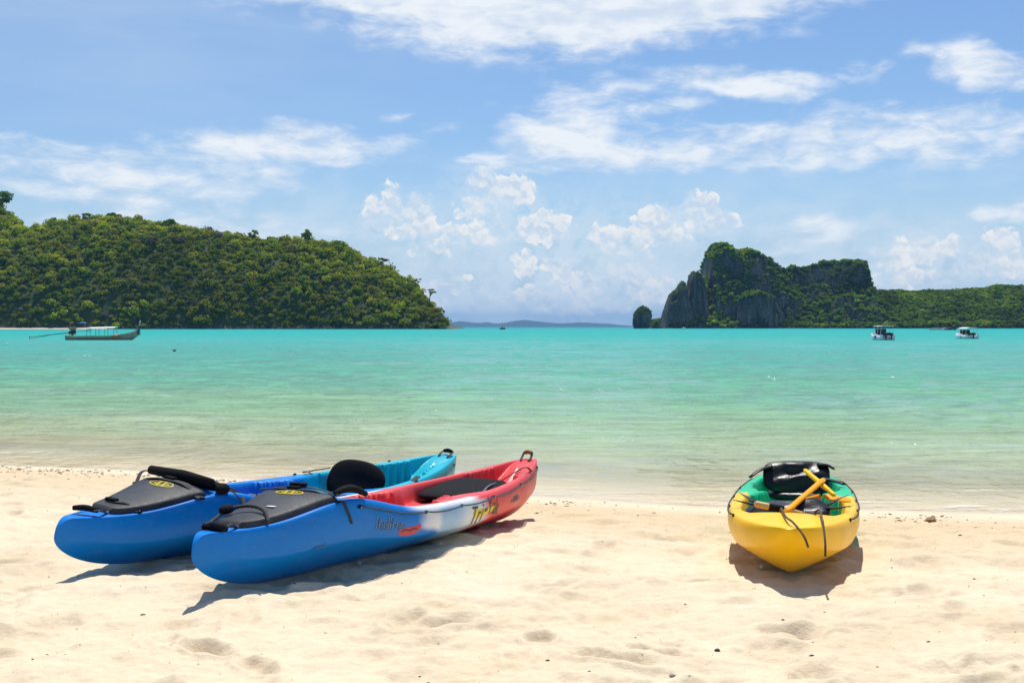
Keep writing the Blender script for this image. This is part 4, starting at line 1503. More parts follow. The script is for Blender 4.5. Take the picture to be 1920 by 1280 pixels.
# strap bundle where the lid meets the cockpit
MB().tube([tuple(p) for p in catmull([kb.deck(-1.18, -0.23, 0.04), kb.deck(-1.12, -0.26, 0.060), kb.deck(-1.05, -0.28, 0.055), kb.deck(-0.97, -0.30, 0.03)], 16)], [0.02 + 0.012 * math.sin(math.pi * i / 15) for i in range(16)], 10, flat=(1, 0.7)).build('strap_bundle', M['black_fabric'], kA, True)
strap_on(kb, [kb.flank(-1.16, 0.99, -1, 0.012), kb.flank(-1.15, 0.90, -1, 0.006), kb.flank(-1.13, 0.80, -1, 0.004), kb.flank(-1.11, 0.70, -1, 0.004)], 0.022, M['strap'], kA, 'loose_strap')
strap_on(kb, [kb.deck(-1.18, -0.26, 0.04), kb.deck(-1.15, 0.0, 0.045), kb.deck(-1.18, 0.26, 0.04)], 0.03, M['strap'], kA, 'strap')
MB().box(kb.deck(-1.16, 0.02, 0.055), (0.04, 0.10, 0.025)).build('buckle', M['black_fabric'], kA, bevel=0.006)
lifeline(kb, [-1.04, -0.42, 0.02, 0.52, 1.12, 1.82], 0.90, kA, M['rope_green'])
# seats: near one lies flat out of sight, far one folded on its base
s2 = pad('seat', M['black_fabric'], kA, (0.72, 0.0, 0.185), 0.78, 0.54, 0.12, (0, R(-3), 0), 3.4)
pad('backrest', M['black_fabric'], s2, (0.82, 0.0, 0.290), 0.66, 0.52, 0.085, (0, R(-6), 0), 3.6, 0.05)
strap_on(kb, [(0.62, -0.24, 0.30), (0.80, -0.20, 0.335), (1.02, -0.17, 0.34), (1.15, -0.20, 0.31)], 0.02, M['grey_strap'], s2, 'seat_strap')
for i in range(3):
    strap_on(kb, [(1.02 + 0.03 * i, -0.14, 0.334), (1.05 + 0.03 * i, -0.02, 0.336), (1.07 + 0.03 * i, 0.10, 0.330)], 0.012, M['print_white'], s2, 'stripe', 0.003)
pad('thigh_strap', M['strap'], s2, (1.26, -0.02, 0.30), 0.15, 0.18, 0.05, (0, R(-10), 0), 3)
strap_on(kb, [(1.28, -0.06, 0.32), kb.deck(1.40, -0.20, 0.04), kb.flank(1.52, 0.985, -1, 0.006)], 0.018, M['strap'], s2, 'seat_strap')
for i in range(4):
    strap_on(kb, [(0.52, -0.20 + 0.07 * i, 0.25 - 0.006 * i), (0.40, -0.22 + 0.075 * i, 0.235), kb.deck(0.16, -0.24 + 0.08 * i, 0.012)], 0.012, M['rope_dark'], s2, 'cord', 0.008)
pad('backrest', M['black_fabric'], tag(pad('seat', M['black_fabric'], kA, (-0.80, 0, 0.17), 0.40, 0.46, 0.07, (0, 0, 0), 3.0)), (-0.96, 0, 0.27), 0.22, 0.44, 0.05, (0, R(-35), 0), 3.0)
h = handle(kb, 1.93, kA, M['brown_grip'], 0.035, 0.060, 3, -0.07)
# lettering on the near flank
def jitter_word(word, size, x0, r0, material, parent, name, cond=0.62, jit=0.12, seed=4, gap=1.0, tall=1.0):
    rr = random.Random(seed)
    cx = 0.0
    o = None
    vs, fs = [], []
    for ch in word:
        v, f = text_mesh(ch, size)
        if len(v) == 0:
            cx += size * 0.25
            continue
        wd = v[:, 0].max() - v[:, 0].min()
        a = rr.uniform(-jit, jit)
        q = v.copy()
        q[:, 0] = (v[:, 0] - v[:, 0].min()) * cond
        q[:, 1] = v[:, 1] * tall
        c, s = math.cos(a), math.sin(a)
        q = np.stack([q[:, 0] * c - q[:, 1] * s + cx, q[:, 0] * s + q[:, 1] * c + rr.uniform(-1, 1) * size * 0.10, q[:, 0] * 0], -1)
        o_ = len(vs)
        vs += [tuple(p) for p in q]
        fs += [tuple(i + o_ for i in p) for p in f]
        cx += (wd * cond + size * 0.07) * gap
    return decal(kb, vs, fs, x0, r0, material, parent, name, 0.0038)


def blob(pts, x0, r0, material, parent, name, off=0.0016, n=60):
    P = catmull(np.array(pts + [pts[0]]), n)[:-1]
    c = P.mean(0)
    v = [(c[0], c[1])]
    rings = 4
    for k in range(1, rings + 1):
        v += [tuple(c + (p - c) * k / rings) for p in P]
    m = len(P)
    f = [(0, 1 + i, 1 + (i + 1) % m) for i in range(m)]
    for k in range(rings - 1):
        o = 1 + k * m
        f += [(o + i, o + m + i, o + m + (i + 1) % m, o + (i + 1) % m) for i in range(m)]
    return decal(kb, [(p[0], p[1], 0) for p in v], f, x0, r0, material, parent, name, off)


plate = blob([(0.02, 0.005), (0.10, -0.012), (0.20, 0.0), (0.28, 0.005), (0.36, 0.018), (0.37, 0.045), (0.28, 0.040), (0.16, 0.046), (0.06, 0.052), (0.0, 0.035)], 0.18, 0.60, M['print_bright'], kA, 'yellow_flash')
jitter_word('Tri', 0.185, 0.16, 0.50, M['print_green'], kA, 'lettering', 0.80, 0.07, 4)
jitter_word('Yak', 0.170, 0.41, 0.545, M['print_green'], kA, 'lettering', 0.78, 0.07, 8)
blob([(0.0, 0.0), (0.04, 0.003), (0.04, 0.022), (0.0, 0.018)], 0.360, 0.665, M['print_green'], kA, 'lettering', 0.0038, 16)
jitter_word('feelfree', 0.100, -0.90, 0.60, M['print_dark'], kA, 'lettering', 0.80, 0.06, 11)
ol = jitter_word('feelfree', 0.100, -0.907, 0.612, M['print_blue'], kA, 'lettering', 0.80, 0.06, 11)
ol.location = (0, 0.0012, 0)
blob([(0, 0), (0.08, -0.006), (0.17, 0.004), (0.205, 0.03), (0.20, 0.058), (0.15, 0.05), (0.07, 0.042), (0.0, 0.03)], -0.68, 0.53, M['print_red'], kA, 'red_flash')
blob([(0.02, 0.012), (0.06, 0.02), (0.10, 0.012), (0.14, 0.026), (0.18, 0.02), (0.18, 0.026), (0.14, 0.034), (0.10, 0.02), (0.06, 0.028), (0.02, 0.02)], -0.68, 0.545, M['print_dark'], kA, 'lettering', 0.0038)
for i, (a, b) in enumerate([(0, .010), (.018, .006), (.045, .012), (.062, .012), (.080, .010), (.096, .012), (.114, .010), (.130, .012), (.147, .010), (.185, .006), (.20, .008)]):
    hh = 0.042 if 1 < i < 9 else 0.030
    decal(kb, [(a, 0, 0), (a + b, 0, 0), (a + b, hh, 0), (a, hh, 0)], [(0, 1, 2, 3)], 0.88, 0.63 - 0.0005 * i, M['print_dark'], kA, 'serial_number', 0.003)
decal(kb, [(0, 0, 0), (0.09, 0.004, 0), (0.09, 0.016, 0), (0, 0.012, 0)], [(0, 1, 2, 3)], -1.36, 0.46, mat('stamp_plate', (0.02, 0.10, 0.26), 0.3), kA, 'stamp_plate', 0.003)

# ---- second kayak behind it: blue and turquoise
kB = place('kayak', 'blue and turquoise plastic kayak with upright black seat back, lying behind the lettered one', 'kayak', -1.480, 8.02, 1.085, 0.0, 'kayaks drawn up on the beach', 0.0, R(6))
kb = tri_kayak(kB, col_teal, M['hull_teal'])
hatch_cover(kb, -1.77, -1.20, 0.078, 0.245, kB, -1.32, [(-1.68, 0.03, 0.06), (-1.24, 0.06, -0.02)])
handle(kb, -1.87, kB, M['black_fabric'], 0.062, 0.040, 2, 0.09, -0.03)
lifeline(kb, [0.80, 1.30, 1.85], 0.86, kB, M['rope_green'])
sB = pad('seat', M['black_fabric'], kB, (-0.74, 0, 0.17), 0.42, 0.48, 0.07, (0, 0, 0), 3.0)
pad('backrest', M['black_fabric'], sB, (-0.96, 0.03, 0.425), 0.40, 0.54, 0.085, (R(2), R(20), 0), 3.0, 0.03)
MB().tube([(-1.14, -0.22, 0.49), (-1.145, 0.0, 0.50), (-1.14, 0.27, 0.49)], [0.028, 0.034, 0.028], 10).build('seat_roll', M['black_fabric'], sB, True)
strap_on(kb, [(-1.10, 0.28, 0.48), kb.deck(-1.18, 0.30, 0.05), kb.flank(-1.26, 0.99, 1, 0.01)], 0.025, M['strap'], sB, 'seat_strap')
strap_on(kb, [(-0.82, -0.20, 0.37), kb.deck(-0.60, -0.27, 0.03), kb.deck(-0.10, -0.31, 0.02), kb.deck(0.10, -0.31, 0.02)], 0.030, M['strap'], sB, 'seat_strap')
MB().ball(kb.deck(-1.10, -0.27, 0.03), (0.05, 0.04, 0.035), 10, 7).build('strap_knot', M['black_fabric'], sB, True)
strap_on(kb, [kb.deck(-1.12, -0.26, 0.045), kb.flank(-1.04, 0.97, -1, 0.03), kb.flank(-1.00, 0.86, -1, 0.05), kb.flank(-0.97, 0.95, -1, 0.012)], 0.028, M['strap'], sB, 'loose_strap')
strap_on(kb, [(-0.82, -0.24, 0.40), kb.flank(-0.815, 0.995, -1, 0.012), kb.flank(-0.81, 0.85, -1, 0.008), kb.flank(-0.81, 0.52, -1, 0.008)], 0.045, M['grey_strap'], sB, 'loose_strap')
MB().ball(kb.flank(-0.90, 0.80, -1, -0.004), (0.028, 0.010, 0.020), 12, 8).build('paddle_rest', M['black_fabric'], kB, True)
MB().tube([kb.flank(x, 0.79, -1, 0.012) for x in np.linspace(-0.88, -0.50, 9)], 0.008, 8).build('bungee', M['rope_dark'], kB, True)
sB2 = pad('seat', M['black_fabric'], kB, (0.88, 0, 0.16), 0.42, 0.48, 0.07, (0, 0, 0), 3.0)
pad('backrest', M['black_fabric'], sB2, (0.66, 0.01, 0.315), 0.32, 0.50, 0.07, (0, R(-70), R(0)), 2.5, 0.05)
strap_on(kb, [(0.66, 0.25, 0.38), (0.60, 0.31, 0.36), kb.flank(0.50, 0.99, 1, 0.015)], 0.022, M['strap'], sB2, 'seat_strap')
strap_on(kb, [kb.flank(0.50, 0.99, 1, 0.02), kb.deck(0.50, 0.335, 0.02), kb.deck(0.52, 0.30, 0.0)], 0.028, M['grey_strap'], sB2, 'loose_strap')
strap_on(kb, [(0.66, -0.25, 0.30), (0.80, -0.28, 0.28), kb.deck(1.02, -0.30, 0.03)], 0.05, M['strap'], sB2, 'seat_strap')
MB().ball((0.74, -0.27, 0.30), (0.05, 0.035, 0.035), 10, 7).build('buckle', M['black_fabric'], sB2, True)
MB().ball((0.70, -0.27, 0.27), (0.02, 0.02, 0.03), 8, 6).build('rivet', M['steel'], sB2, True)
for xx in (0.40, 1.42):
    MB().ball(kb.flank(xx, 0.99, 1, 0.004), (0.016, 0.012, 0.012), 8, 6).build('pad_eye', M['black_fabric'], kB, True)
handle(kb, 1.93, kB, M['black_fabric'], 0.042, 0.038, 3, -0.08)

# ---- third kayak, end on: yellow and green
kC = place('kayak', 'yellow and green plastic kayak lying end on, apart from the two blue ones', 'kayak', 1.945, 8.08, 1.320, 0.0, 'kayaks drawn up on the beach', -0.005)
kb = Kayak(L=4.0, W=0.83, mid=0.325, near=0.015, far=0.05, crown=0.035, well=(-1.30, 1.70), plan=3.0, depth=0.225, notch=((-0.10, 0.22), (1.22, 1.50)), ridge=(0.10, 0.42), stem=0.330, blunt=0.985, fine=0.62)
kb.hull(col_yel, M['hull_yellow'], kC)
for sd_ in (-1, 1):
    lifeline(kb, [-1.30, -0.75, -0.1, 0.55, 1.2, 1.7], 0.955, kC, M['rope_dark'], sd_, 0.02, 0.0055)
sC1 = pad('seat', M['black_vinyl'], kC, (-0.60, 0, 0.17), 0.46, 0.52, 0.09, (0, 0, 0), 3.0)
pad('backrest', M['black_vinyl'], sC1, (-0.90, 0.03, 0.305), 0.28, 0.52, 0.10, (R(-4), R(-16), 0), 2.8, 0.0, 0.055, 3)
for sg, pts in ((1, [(-0.90, 0.20, 0.34), (-0.93, 0.29, 0.36), (-0.97, 0.37, 0.38)]), (1, [(-0.86, 0.20, 0.34), (-0.84, 0.27, 0.38), (-0.82, 0.33, 0.41)]),
                (-1, [(-0.90, -0.20, 0.34), (-0.96, -0.28, 0.35), (-1.0, -0.36, 0.375)]), (-1, [(-0.86, -0.18, 0.34), (-0.84, -0.27, 0.39), (-0.82, -0.34, 0.42)])):
    MB().tube([tuple(p) for p in catmull(pts, 10)], [0.034 * (1 - (i / 9) ** 1.4) + 0.003 for i in range(10)], 9, flat=(1, 0.25)).build('strap_end', M['black_vinyl'], sC1, True)
sC2 = pad('seat', M['black_vinyl'], kC, (0.98, 0, 0.24), 0.36, 0.46, 0.09, (0, 0, 0), 3.0)
pad('backrest', M['black_vinyl'], sC2, (0.92, 0.0, 0.385), 0.30, 0.50, 0.065, (R(3), R(-56), 0), 4.0, -0.10, 0.05, 8, 0.25)
for sg, pts in ((1, [(0.92, 0.18, 0.46), (0.90, 0.27, 0.43), (0.82, 0.34, 0.38)]), (-1, [(0.96, -0.16, 0.48), (0.98, -0.23, 0.475), (0.96, -0.28, 0.45)]), (-1, [(0.88, -0.2, 0.38), (0.82, -0.28, 0.37), (0.74, -0.35, 0.355)])):
    MB().tube([tuple(p) for p in catmull(pts, 10)], [0.034 - 0.012 * i / 9 for i in range(10)], 9, flat=(1, 0.4)).build('strap_end', M['black_vinyl'], sC2, True)
# knot of rope over the near end of the well, two ends hanging down the bow
rp = kb.deck(-1.20, 0.03, 0.012)
mb = MB()
rr = random.Random(5)
for k in range(6):
    a0 = rr.random() * 6
    mb.tube([(rp[0] + 0.045 * math.cos(a0 + t * 1.1) * (1 + 0.4 * math.sin(t * 2 + k)), rp[1] + 0.085 * math.sin(a0 + t * 1.1), rp[2] + 0.016 + 0.022 * abs(math.sin(t + k))) for t in np.linspace(0, 5.2, 26)], 0.0062, 6)
rope = mb.build('rope_knot', M['rope_dark'], kC, True)
e1 = [(rp[0] - 0.01, 0.06, rp[2] + 0.02), kb.deck(-1.45, 0.055, 0.022), kb.deck(-1.75, 0.02, 0.022), kb.deck(-1.92, -0.02, 0.024), (-2.03, -0.075, 0.31), (-2.045, -0.10, 0.25)]
e2 = [(rp[0] - 0.01, -0.06, rp[2] + 0.02), kb.deck(-1.45, -0.15, 0.030), kb.deck(-1.75, -0.17, 0.030), kb.deck(-1.86, -0.175, 0.02), (-1.965, -0.185, 0.27), (-1.985, -0.185, 0.20)]
for e in (e1, e2):
    MB().tube([tuple(p) for p in catmull(e, 30)], 0.0062, 7).build('rope_end', M['rope_brown'], rope, True)
mb = MB()
for k in range(5):
    mb.tube([(rp[0] - 0.02, -0.04 - 0.01 * k, rp[2] + 0.02), kb.deck(-1.34, -0.07 - 0.014 * k, 0.012), kb.deck(-1.44 - 0.02 * k, -0.09 - 0.012 * k, 0.006)], 0.0028, 5)
mb.build('rope_fray', M['rope_dark'], rope, True)
KC = kC.matrix_basis.copy()
KCM = Matrix.Translation(kC.location) @ kC.rotation_euler.to_matrix().to_4x4()


def in_kayak(name, label, cat):
    o = empty(name, kC.location, kC.rotation_euler)
    return tag(o, label, cat)


# paddles lying in the yellow kayak
pd = in_kayak('paddle', 'orange paddle with yellow crossbar grip sticking out of the yellow and green kayak', 'paddle')
A0, A1 = Vector((-1.12, 0.02, 0.345)), Vector((-0.58, -0.185, 0.485))
MB().tube([tuple(A0.lerp(A1, t)) for t in np.linspace(-0.1, 1, 8)], [0.017] * 7 + [0.016], 12, flat=(1.25, 0.8)).build('shaft', M['paddle_orange'], pd, True)
B0, B1 = Vector((-0.36, -0.07, 0.53)), Vector((-0.76, -0.255, 0.405))
MB().tube([tuple(B0.lerp(B1, t)) for t in (0, 0.03, 0.25, 0.5, 0.75, 0.97, 1.0)], [0.009, 0.014, 0.015, 0.018, 0.016, 0.014, 0.009], 12).build('crossbar_grip', M['paddle_yellow'], pd, True)
MB().tube([(-1.18, 0.05, 0.225), (-1.12, 0.03, 0.255), (-1.03, 0.0, 0.30)], [0.04, 0.045, 0.022], 12, flat=(1.4, 0.35)).build('blade', M['paddle_orange'], pd, True)
pd2 = in_kayak('paddle', 'orange paddle blade half hidden behind the near black seat of the yellow and green kayak', 'paddle')
pad('blade', M['paddle_orange'], pd2, (-0.62, -0.27, 0.375), 0.10, 0.18, 0.020, (R(8), R(-14), R(10)), 3.0)
MB().tube([(-0.62, -0.17, 0.385), (-0.6, 0.1, 0.30), (-0.55, 0.25, 0.26)], 0.017, 10).build('shaft', M['paddle_orange'], pd2, True)
pd3 = in_kayak('paddle', 'tan paddle shaft end lying across the near rim of the yellow and green kayak', 'paddle')
MB().tube([(-1.17, 0.215, 0.375), (-1.165, 0.205, 0.375), (-1.12, 0.05, 0.345), (-1.03, -0.10, 0.30), (-0.95, -0.22, 0.26)], [0.012, 0.021, 0.020, 0.019, 0.019], 12).build('shaft', M['tan_pipe'], pd3, True)
MB().tube([(-1.145, 0.135, 0.361), (-1.12, 0.05, 0.345)], 0.0225, 12).build('grip', M['black_fabric'], pd3, True)

# ------------------------------------------------------------------ boats
M['boat_wood'] = mat('weathered_boat_wood', (0.33, 0.29, 0.22), 0.7, 0.35, 2.0)
M['boat_band'] = mat('pale_boat_paint', (0.52, 0.47, 0.38), 0.6, 0.2, 2.0)
M['boat_dark'] = mat('dark_boat_wood', (0.045, 0.040, 0.035), 0.8, 0.3, 2.0)
M['white_canvas'] = mat('white_canvas', (0.78, 0.78, 0.75), 0.7, 0.08, 2.0)
M['engine'] = mat('engine_iron', (0.055, 0.040, 0.030), 0.6, 0.4, 4.0)
M['engine_cover'] = mat('engine_cover', (0.30, 0.21, 0.14), 0.7, 0.3, 3.0)
M['sash'] = mat('blue_sash', (0.03, 0.05, 0.16), 0.8, 0.3, 5.0)
M['float_orange'] = mat('orange_float', (0.75, 0.17, 0.07), 0.5, 0.15, 4.0)
M['gelcoat'] = mat('white_gelcoat', (0.76, 0.77, 0.78), 0.25, 0.06, 1.5, coat=0.3)
M['navy'] = mat('navy_cloth', (0.03, 0.045, 0.16), 0.7, 0.3, 3.0)
M['outboard'] = mat('black_outboard', (0.012, 0.012, 0.014), 0.3, 0.2, 4.0)
M['dark_glass'] = mat('dark_glass', (0.02, 0.03, 0.04), 0.1, 0.1, 4.0)
M['tarp_blue'] = mat('blue_tarp', (0.02, 0.10, 0.32), 0.7, 0.25, 1.0)
M['buoy_white'] = mat('white_buoy', (0.75, 0.76, 0.76), 0.5, 0.1, 4.0)
M['buoy_dark'] = mat('dark_buoy', (0.03, 0.06, 0.08), 0.5, 0.2, 4.0)


def loft(name, stations, material, parent, close=True, smooth=True):
    """stations: list of (x, [(y, z), ...]) sections with equal point counts, keel to sheer on one side; mirrored"""
    V = []
    for x, sec in stations:
        ring = [(x, -y, z) for y, z in sec[::-1]] + [(x, y, z) for y, z in sec[1:]]
        V += ring
    nc = 2 * len(stations[0][1]) - 1
    F = [tuple(f) for f in grid_faces(len(stations), nc)]
    if close:
        F += [tuple(range(nc)), tuple((len(stations) - 1) * nc + i for i in range(nc - 1, -1, -1))]
    return mesh_obj(name, V, F, material, parent, smooth)


# ---- long-tail boat anchored in front of the wooded hill
def longtail():
    Y = 158.0
    s = Y / F_PX
    x0 = (125 - 960) * s
    root = empty('longtail_boat', (x0, Y, 0), (0, 0, R(4)))
    tag(root, 'grey wooden long-tail boat with white awning anchored before the wooded hill', 'boat')
    Lx = 133 * s
    st, st2 = [], []
    for i in range(25):
        t = i / 24
        x = Lx * t
        w = 0.95 * (1 - max(0, (t - 0.45) / 0.55) ** 2.0) * (0.80 + 0.20 * min(1, t / 0.3)) + 0.03
        sh = 0.58 + 0.10 * (1 - t) * 0 + 0.12 * max(0, 0.12 - t) / 0.12 + 0.80 * max(0, (t - 0.50) / 0.50) ** 1.9
        kl = -0.30 + 0.95 * max(0, (t - 0.84) / 0.16) ** 1.3
        if kl > sh - 0.06:
            kl = sh - 0.06
        st.append((x, [(0, kl), (w * 0.55, kl + 0.06), (w * 0.86, kl + (sh - kl) * 0.45), (w, sh - 0.17), (w * 1.01, sh - 0.16)]))
        st2.append((x, [(w * 1.015, sh - 0.17), (w * 1.06, sh - 0.10), (w * 1.06, sh), (w * 0.97, sh + 0.01), (w * 0.93, sh - 0.12)]))
    loft('hull', st, M['boat_wood'], root)
    for sg in (-1, 1):
        V = [(x, sg * y, z) for x, sec in st2 for y, z in sec]
        mesh_obj('gunwale', V, grid_faces(25, 5), M['boat_band'], root)
    V = []
    for x, sec in st:
        w = sec[3][0]
        V += [(x, -w * 0.95, sec[3][1] - 0.25), (x, w * 0.95, sec[3][1] - 0.25)]
    mesh_obj('deck', V, grid_faces(25, 2), M['boat_dark'], root)
    # prow post with coloured sashes
    xb = Lx
    post = MB().tube([(xb - 0.7, 0, 1.05), (xb - 0.22, 0, 1.42), (xb + 0.06, 0, 2.0), (xb + 0.18, 0, 2.62)], [0.12, 0.13, 0.11, 0.08], 8, flat=(0.6, 1)).build('prow', M['boat_band'], root, True)
    for k, dx in enumerate((-0.10, 0.02, 0.12)):
        MB().tube([(xb - 0.02 + dx * 0.3, -0.06, 1.98), (xb + dx, -0.14, 1.6), (xb + dx * 1.4, -0.13, 0.85 - 0.1 * k)], [0.05, 0.09, 0.10], 6, flat=(1, 0.5)).build('sash', M['sash'], post, True)
    # awning on posts
    xa, xc = (160 - 125) * s, (216 - 125) * s
    V = []
    n, m2 = 12, 9
    for i in range(n):
        t = i / (n - 1)
        for j in range(m2):
            q = j / (m2 - 1) * 2 - 1
            V.append((xa + (xc - xa) * t, q * 0.85, 1.66 + 0.10 * t - 0.16 * q * q - (0.14 * (1 - t / 0.15) if t < 0.15 else 0)))
    aw = mesh_obj('awning', V, grid_faces(n, m2), M['white_canvas'], root, True)
    sm = aw.modifiers.new('thick', 'SOLIDIFY'); sm.thickness = 0.05
    for x in np.linspace(xa + 0.35, xc - 0.12, 4):
        for sg in (-1, 1):
            MB().tube([(x, sg * 0.78, 0.4), (x, sg * 0.78, 1.56)], 0.025, 6).build('awning_post', M['boat_dark'], root)
    # seats, engine, long shaft
    for x in (3.0, 4.0, 5.0, 6.0):
        MB().box((x, 0, 0.48), (0.28, 1.3, 0.05)).build('bench', M['boat_wood'], root)
    xe = 0.75
    en = MB()
    en.box((xe, 0, 1.00), (0.85, 0.5, 0.42)); en.box((xe + 0.1, 0, 1.28), (0.6, 0.42, 0.2)); en.tube([(xe - 0.2, 0.1, 1.2), (xe - 0.2, 0.1, 1.62)], 0.05, 7); en.tube([(xe, 0, 0.3), (xe, 0, 0.85)], 0.14, 8)
    e = en.build('engine', M['engine'], root, bevel=0.03)
    MB().box((xe + 0.05, 0, 1.55), (0.85, 0.62, 0.32)).build('engine_cover', M['engine_cover'], e, bevel=0.08)
    MB().tube([(xe + 0.35, 0, 1.15), (xe + 1.5, 0.1, 1.18), (xe + 2.5, 0.1, 1.22)], 0.03, 6).build('tiller', M['engine'], e)
    xt = (57 - 125) * s
    sh = MB().tube([(xe - 0.3, 0, 0.98), (-1.5, 0, 0.80), (xt + 0.1, 0, 0.36)], [0.06, 0.05, 0.04], 7).build('propeller_shaft', M['engine'], root)
    MB().tube([(-2.2, 0, 0.68), (xt + 0.5, 0, 0.16), (xt, 0, 0.12)], 0.02, 5).build('skeg', M['engine'], sh)
    pb = MB()
    for k in range(3):
        a = k * 2.1 + 0.4
        pb.ball((xt + 0.02, 0.12 * math.cos(a), 0.36 + 0.12 * math.sin(a)), (0.03, 0.05 + 0.07 * abs(math.cos(a)), 0.05 + 0.07 * abs(math.sin(a))), 7, 5)
    pb.build('propeller', M['engine'], sh, True)
    MB().ball(((219 - 125) * s, -1.05, 0.52), 0.27, 14, 9).build('fender', M['float_orange'], root, True)


longtail()


def speedboat(u0, u1, v_top, v_water, label, cloth, seed, yaw, roof_round, screen):
    Y = CAM_Z * F_PX / (v_water - HOR)
    s = Y / F_PX
    W = (u1 - u0) * s * 0.88
    Lb = W * 2.6
    H = (v_water - v_top) * s
    root = empty('speedboat', ((u0 + u1) / 2 * s - 960 * s, Y, 0), (0, 0, yaw))
    tag(root, label, 'boat', 'speedboats moored off the headland')
    st = []
    for i in range(15):          # x runs from the stern to the bow, away from the camera
        t = i / 14
        w = W / 2 * (1 - max(0, (t - 0.35) / 0.65) ** 2.2) + 0.03
        shr = H * (0.34 + 0.16 * t ** 1.4)
        kl = -0.35 + 0.9 * max(0, (t - 0.7) / 0.3) ** 1.8
        kl = min(kl, shr - 0.1)
        st.append((Lb * t, [(0, kl), (w * 0.7, kl + 0.18), (w * 0.93, kl + 0.42 * (shr - kl)), (w, shr), (w * 0.86, shr + 0.01), (w * 0.80, shr - 0.25)]))
    loft('hull', st, M['gelcoat'], root)
    V = []
    for x, sec in st:
        V += [(x + (0.02 if x < 0.1 else 0), -sec[5][0], sec[3][1] - 0.24), (x + (0.02 if x < 0.1 else 0), sec[5][0], sec[3][1] - 0.24)]
    mesh_obj('deck', V, grid_faces(15, 2), M['boat_dark'], root)
    # transom corners and well
    for sg in (-1, 1):
        MB().box((-0.03, sg * W * 0.40, H * 0.22), (0.12, W * 0.16, H * 0.34)).build('transom_corner', M['gelcoat'], root, bevel=0.04)
    MB().box((-0.06, 0, H * 0.14), (0.08, W * 0.66, H * 0.14)).build('transom', M['gelcoat'], root, bevel=0.02)
    # seats under the roof
    for k, x in enumerate((0.5, 1.2, 1.9)):
        MB().box((x, 0, H * 0.42), (0.4, W * 0.66, H * 0.22)).build('bench', cloth, root, bevel=0.05)
    MB().box((Lb * 0.45, 0, H * 0.62), (0.06, W * 0.72, H * 0.36)).build('windscreen', M['dark_glass'] if screen else cloth, root)
    # roof
    n, m2 = 7, 11
    V = []
    for i in range(n):
        for j in range(m2):
            q = j / (m2 - 1) * 2 - 1
            V.append((0.15 + (Lb * 0.52) * i / (n - 1), q * W * 0.41, H * (0.985 - roof_round * q * q)))
    rf = mesh_obj('roof', V, grid_faces(n, m2), M['white_canvas'], root, True)
    sm = rf.modifiers.new('thick', 'SOLIDIFY'); sm.thickness = 0.07
    for x in (0.25, Lb * 0.27, Lb * 0.50):
        for sg in (-1, 1):
            MB().tube([(x, sg * W * 0.43, H * 0.34), (x, sg * W * 0.385, H * (0.96 - roof_round))], 0.03, 6).build('roof_post', M['steel'], root)
    # outboard engines
    for dy in ((-0.18, 0.18) if screen else (0.0,)):
        ob = MB()
        ob.box((-0.35, dy * W, H * 0.40), (0.42, W * 0.15, H * 0.20)); ob.box((-0.34, dy * W, H * 0.20), (0.20, W * 0.07, H * 0.36)); ob.box((-0.36, dy * W, -0.02), (0.34, W * 0.05, 0.2))
        ob.build('outboard_engine', M['outboard'], root, bevel=0.05)
    r = random.Random(seed)
    for sg in (-1, 1):
        MB().ball((Lb * 0.3, sg * (W / 2 + 0.08), H * 0.22), (0.12, 0.1, 0.26), 9, 7).build('fender', M['navy' if screen else 'buoy_white'], root, True)
    return root


speedboat(1648, 1681, 611, 637.5, 'white speedboat with flat white roof and navy seats moored off the headland', M['navy'], 1, R(94), 0.02, True)
speedboat(1808, 1838, 614, 635, 'white speedboat with rounded awning and black outboard engine, near the frame edge', M['engine'], 2, R(93), 0.10, False)


def small_boat(u, v, wpx, hpx, Y, label, material, yaw=0.0, roof=None, cat='boat'):
    s = Y / F_PX
    w = wpx * s
    root = empty('boat', ((u - 960) * s, Y, 0), (0, 0, yaw))
    tag(root, label, cat, 'small far-off boats')
    st = []
    for i in range(9):
        t = i / 8
        ww = w * 0.14 * (1 - max(0, (abs(t - 0.45) - 0.2) / 0.36) ** 2) + 0.03
        sh = hpx * s * (0.45 + 0.4 * max(0, t - 0.6) / 0.4 + 0.15 * max(0, 0.2 - t) / 0.2)
        st.append((w * (t - 0.5), [(0, -0.2), (ww * 0.7, -0.05), (ww, sh), (ww * 0.8, sh)]))
    loft('hull', st, material, root)
    cb = MB()
    cb.box((-w * 0.05, 0, hpx * s * 0.62), (w * 0.34, w * 0.16, hpx * s * 0.45))
    cb.build('cabin', roof or material, root, bevel=0.03 * w)
    MB().tube([(w * 0.1, 0, 0.3), (w * 0.1, 0, hpx * s * 1.15)], 0.012 * w, 5).build('mast', M['boat_dark'], root)
    return root


small_boat(942, 614, 11, 4.5, 900, 'tiny dark boat far out on the open horizon', M['boat_dark'])
small_boat(1282, 615, 7, 4, 1180, 'tiny white boat at the foot of the headland cliffs', M['gelcoat'])
small_boat(1757, 618.5, 32, 5, 700, 'white boat lying against the shore between the two speedboats', M['gelcoat'], 0.1, M['boat_wood'])
small_boat(1782, 619, 22, 4.5, 690, 'low dark boat beside the white one, between the two speedboats', M['boat_dark'], -0.1, M['boat_dark'])

# mooring floats
def buoy(u, v, wpx, label, material, seed):
    Y = CAM_Z * F_PX / (v - HOR)
    s = Y / F_PX
    r = wpx * s / 2
    root = empty('buoy', ((u - 960) * s, Y, 0))
    tag(root, label, 'buoy', 'mooring floats')
    MB().ball((0, 0, r * 0.35), (r, r, r * 0.85), 14, 10).build('float', material, root, True)
    MB().tube([(0, 0, r * 1.0), (0, 0, r * 1.35)], [r * 0.22, r * 0.16], 8).build('eye', M['boat_dark'], root)


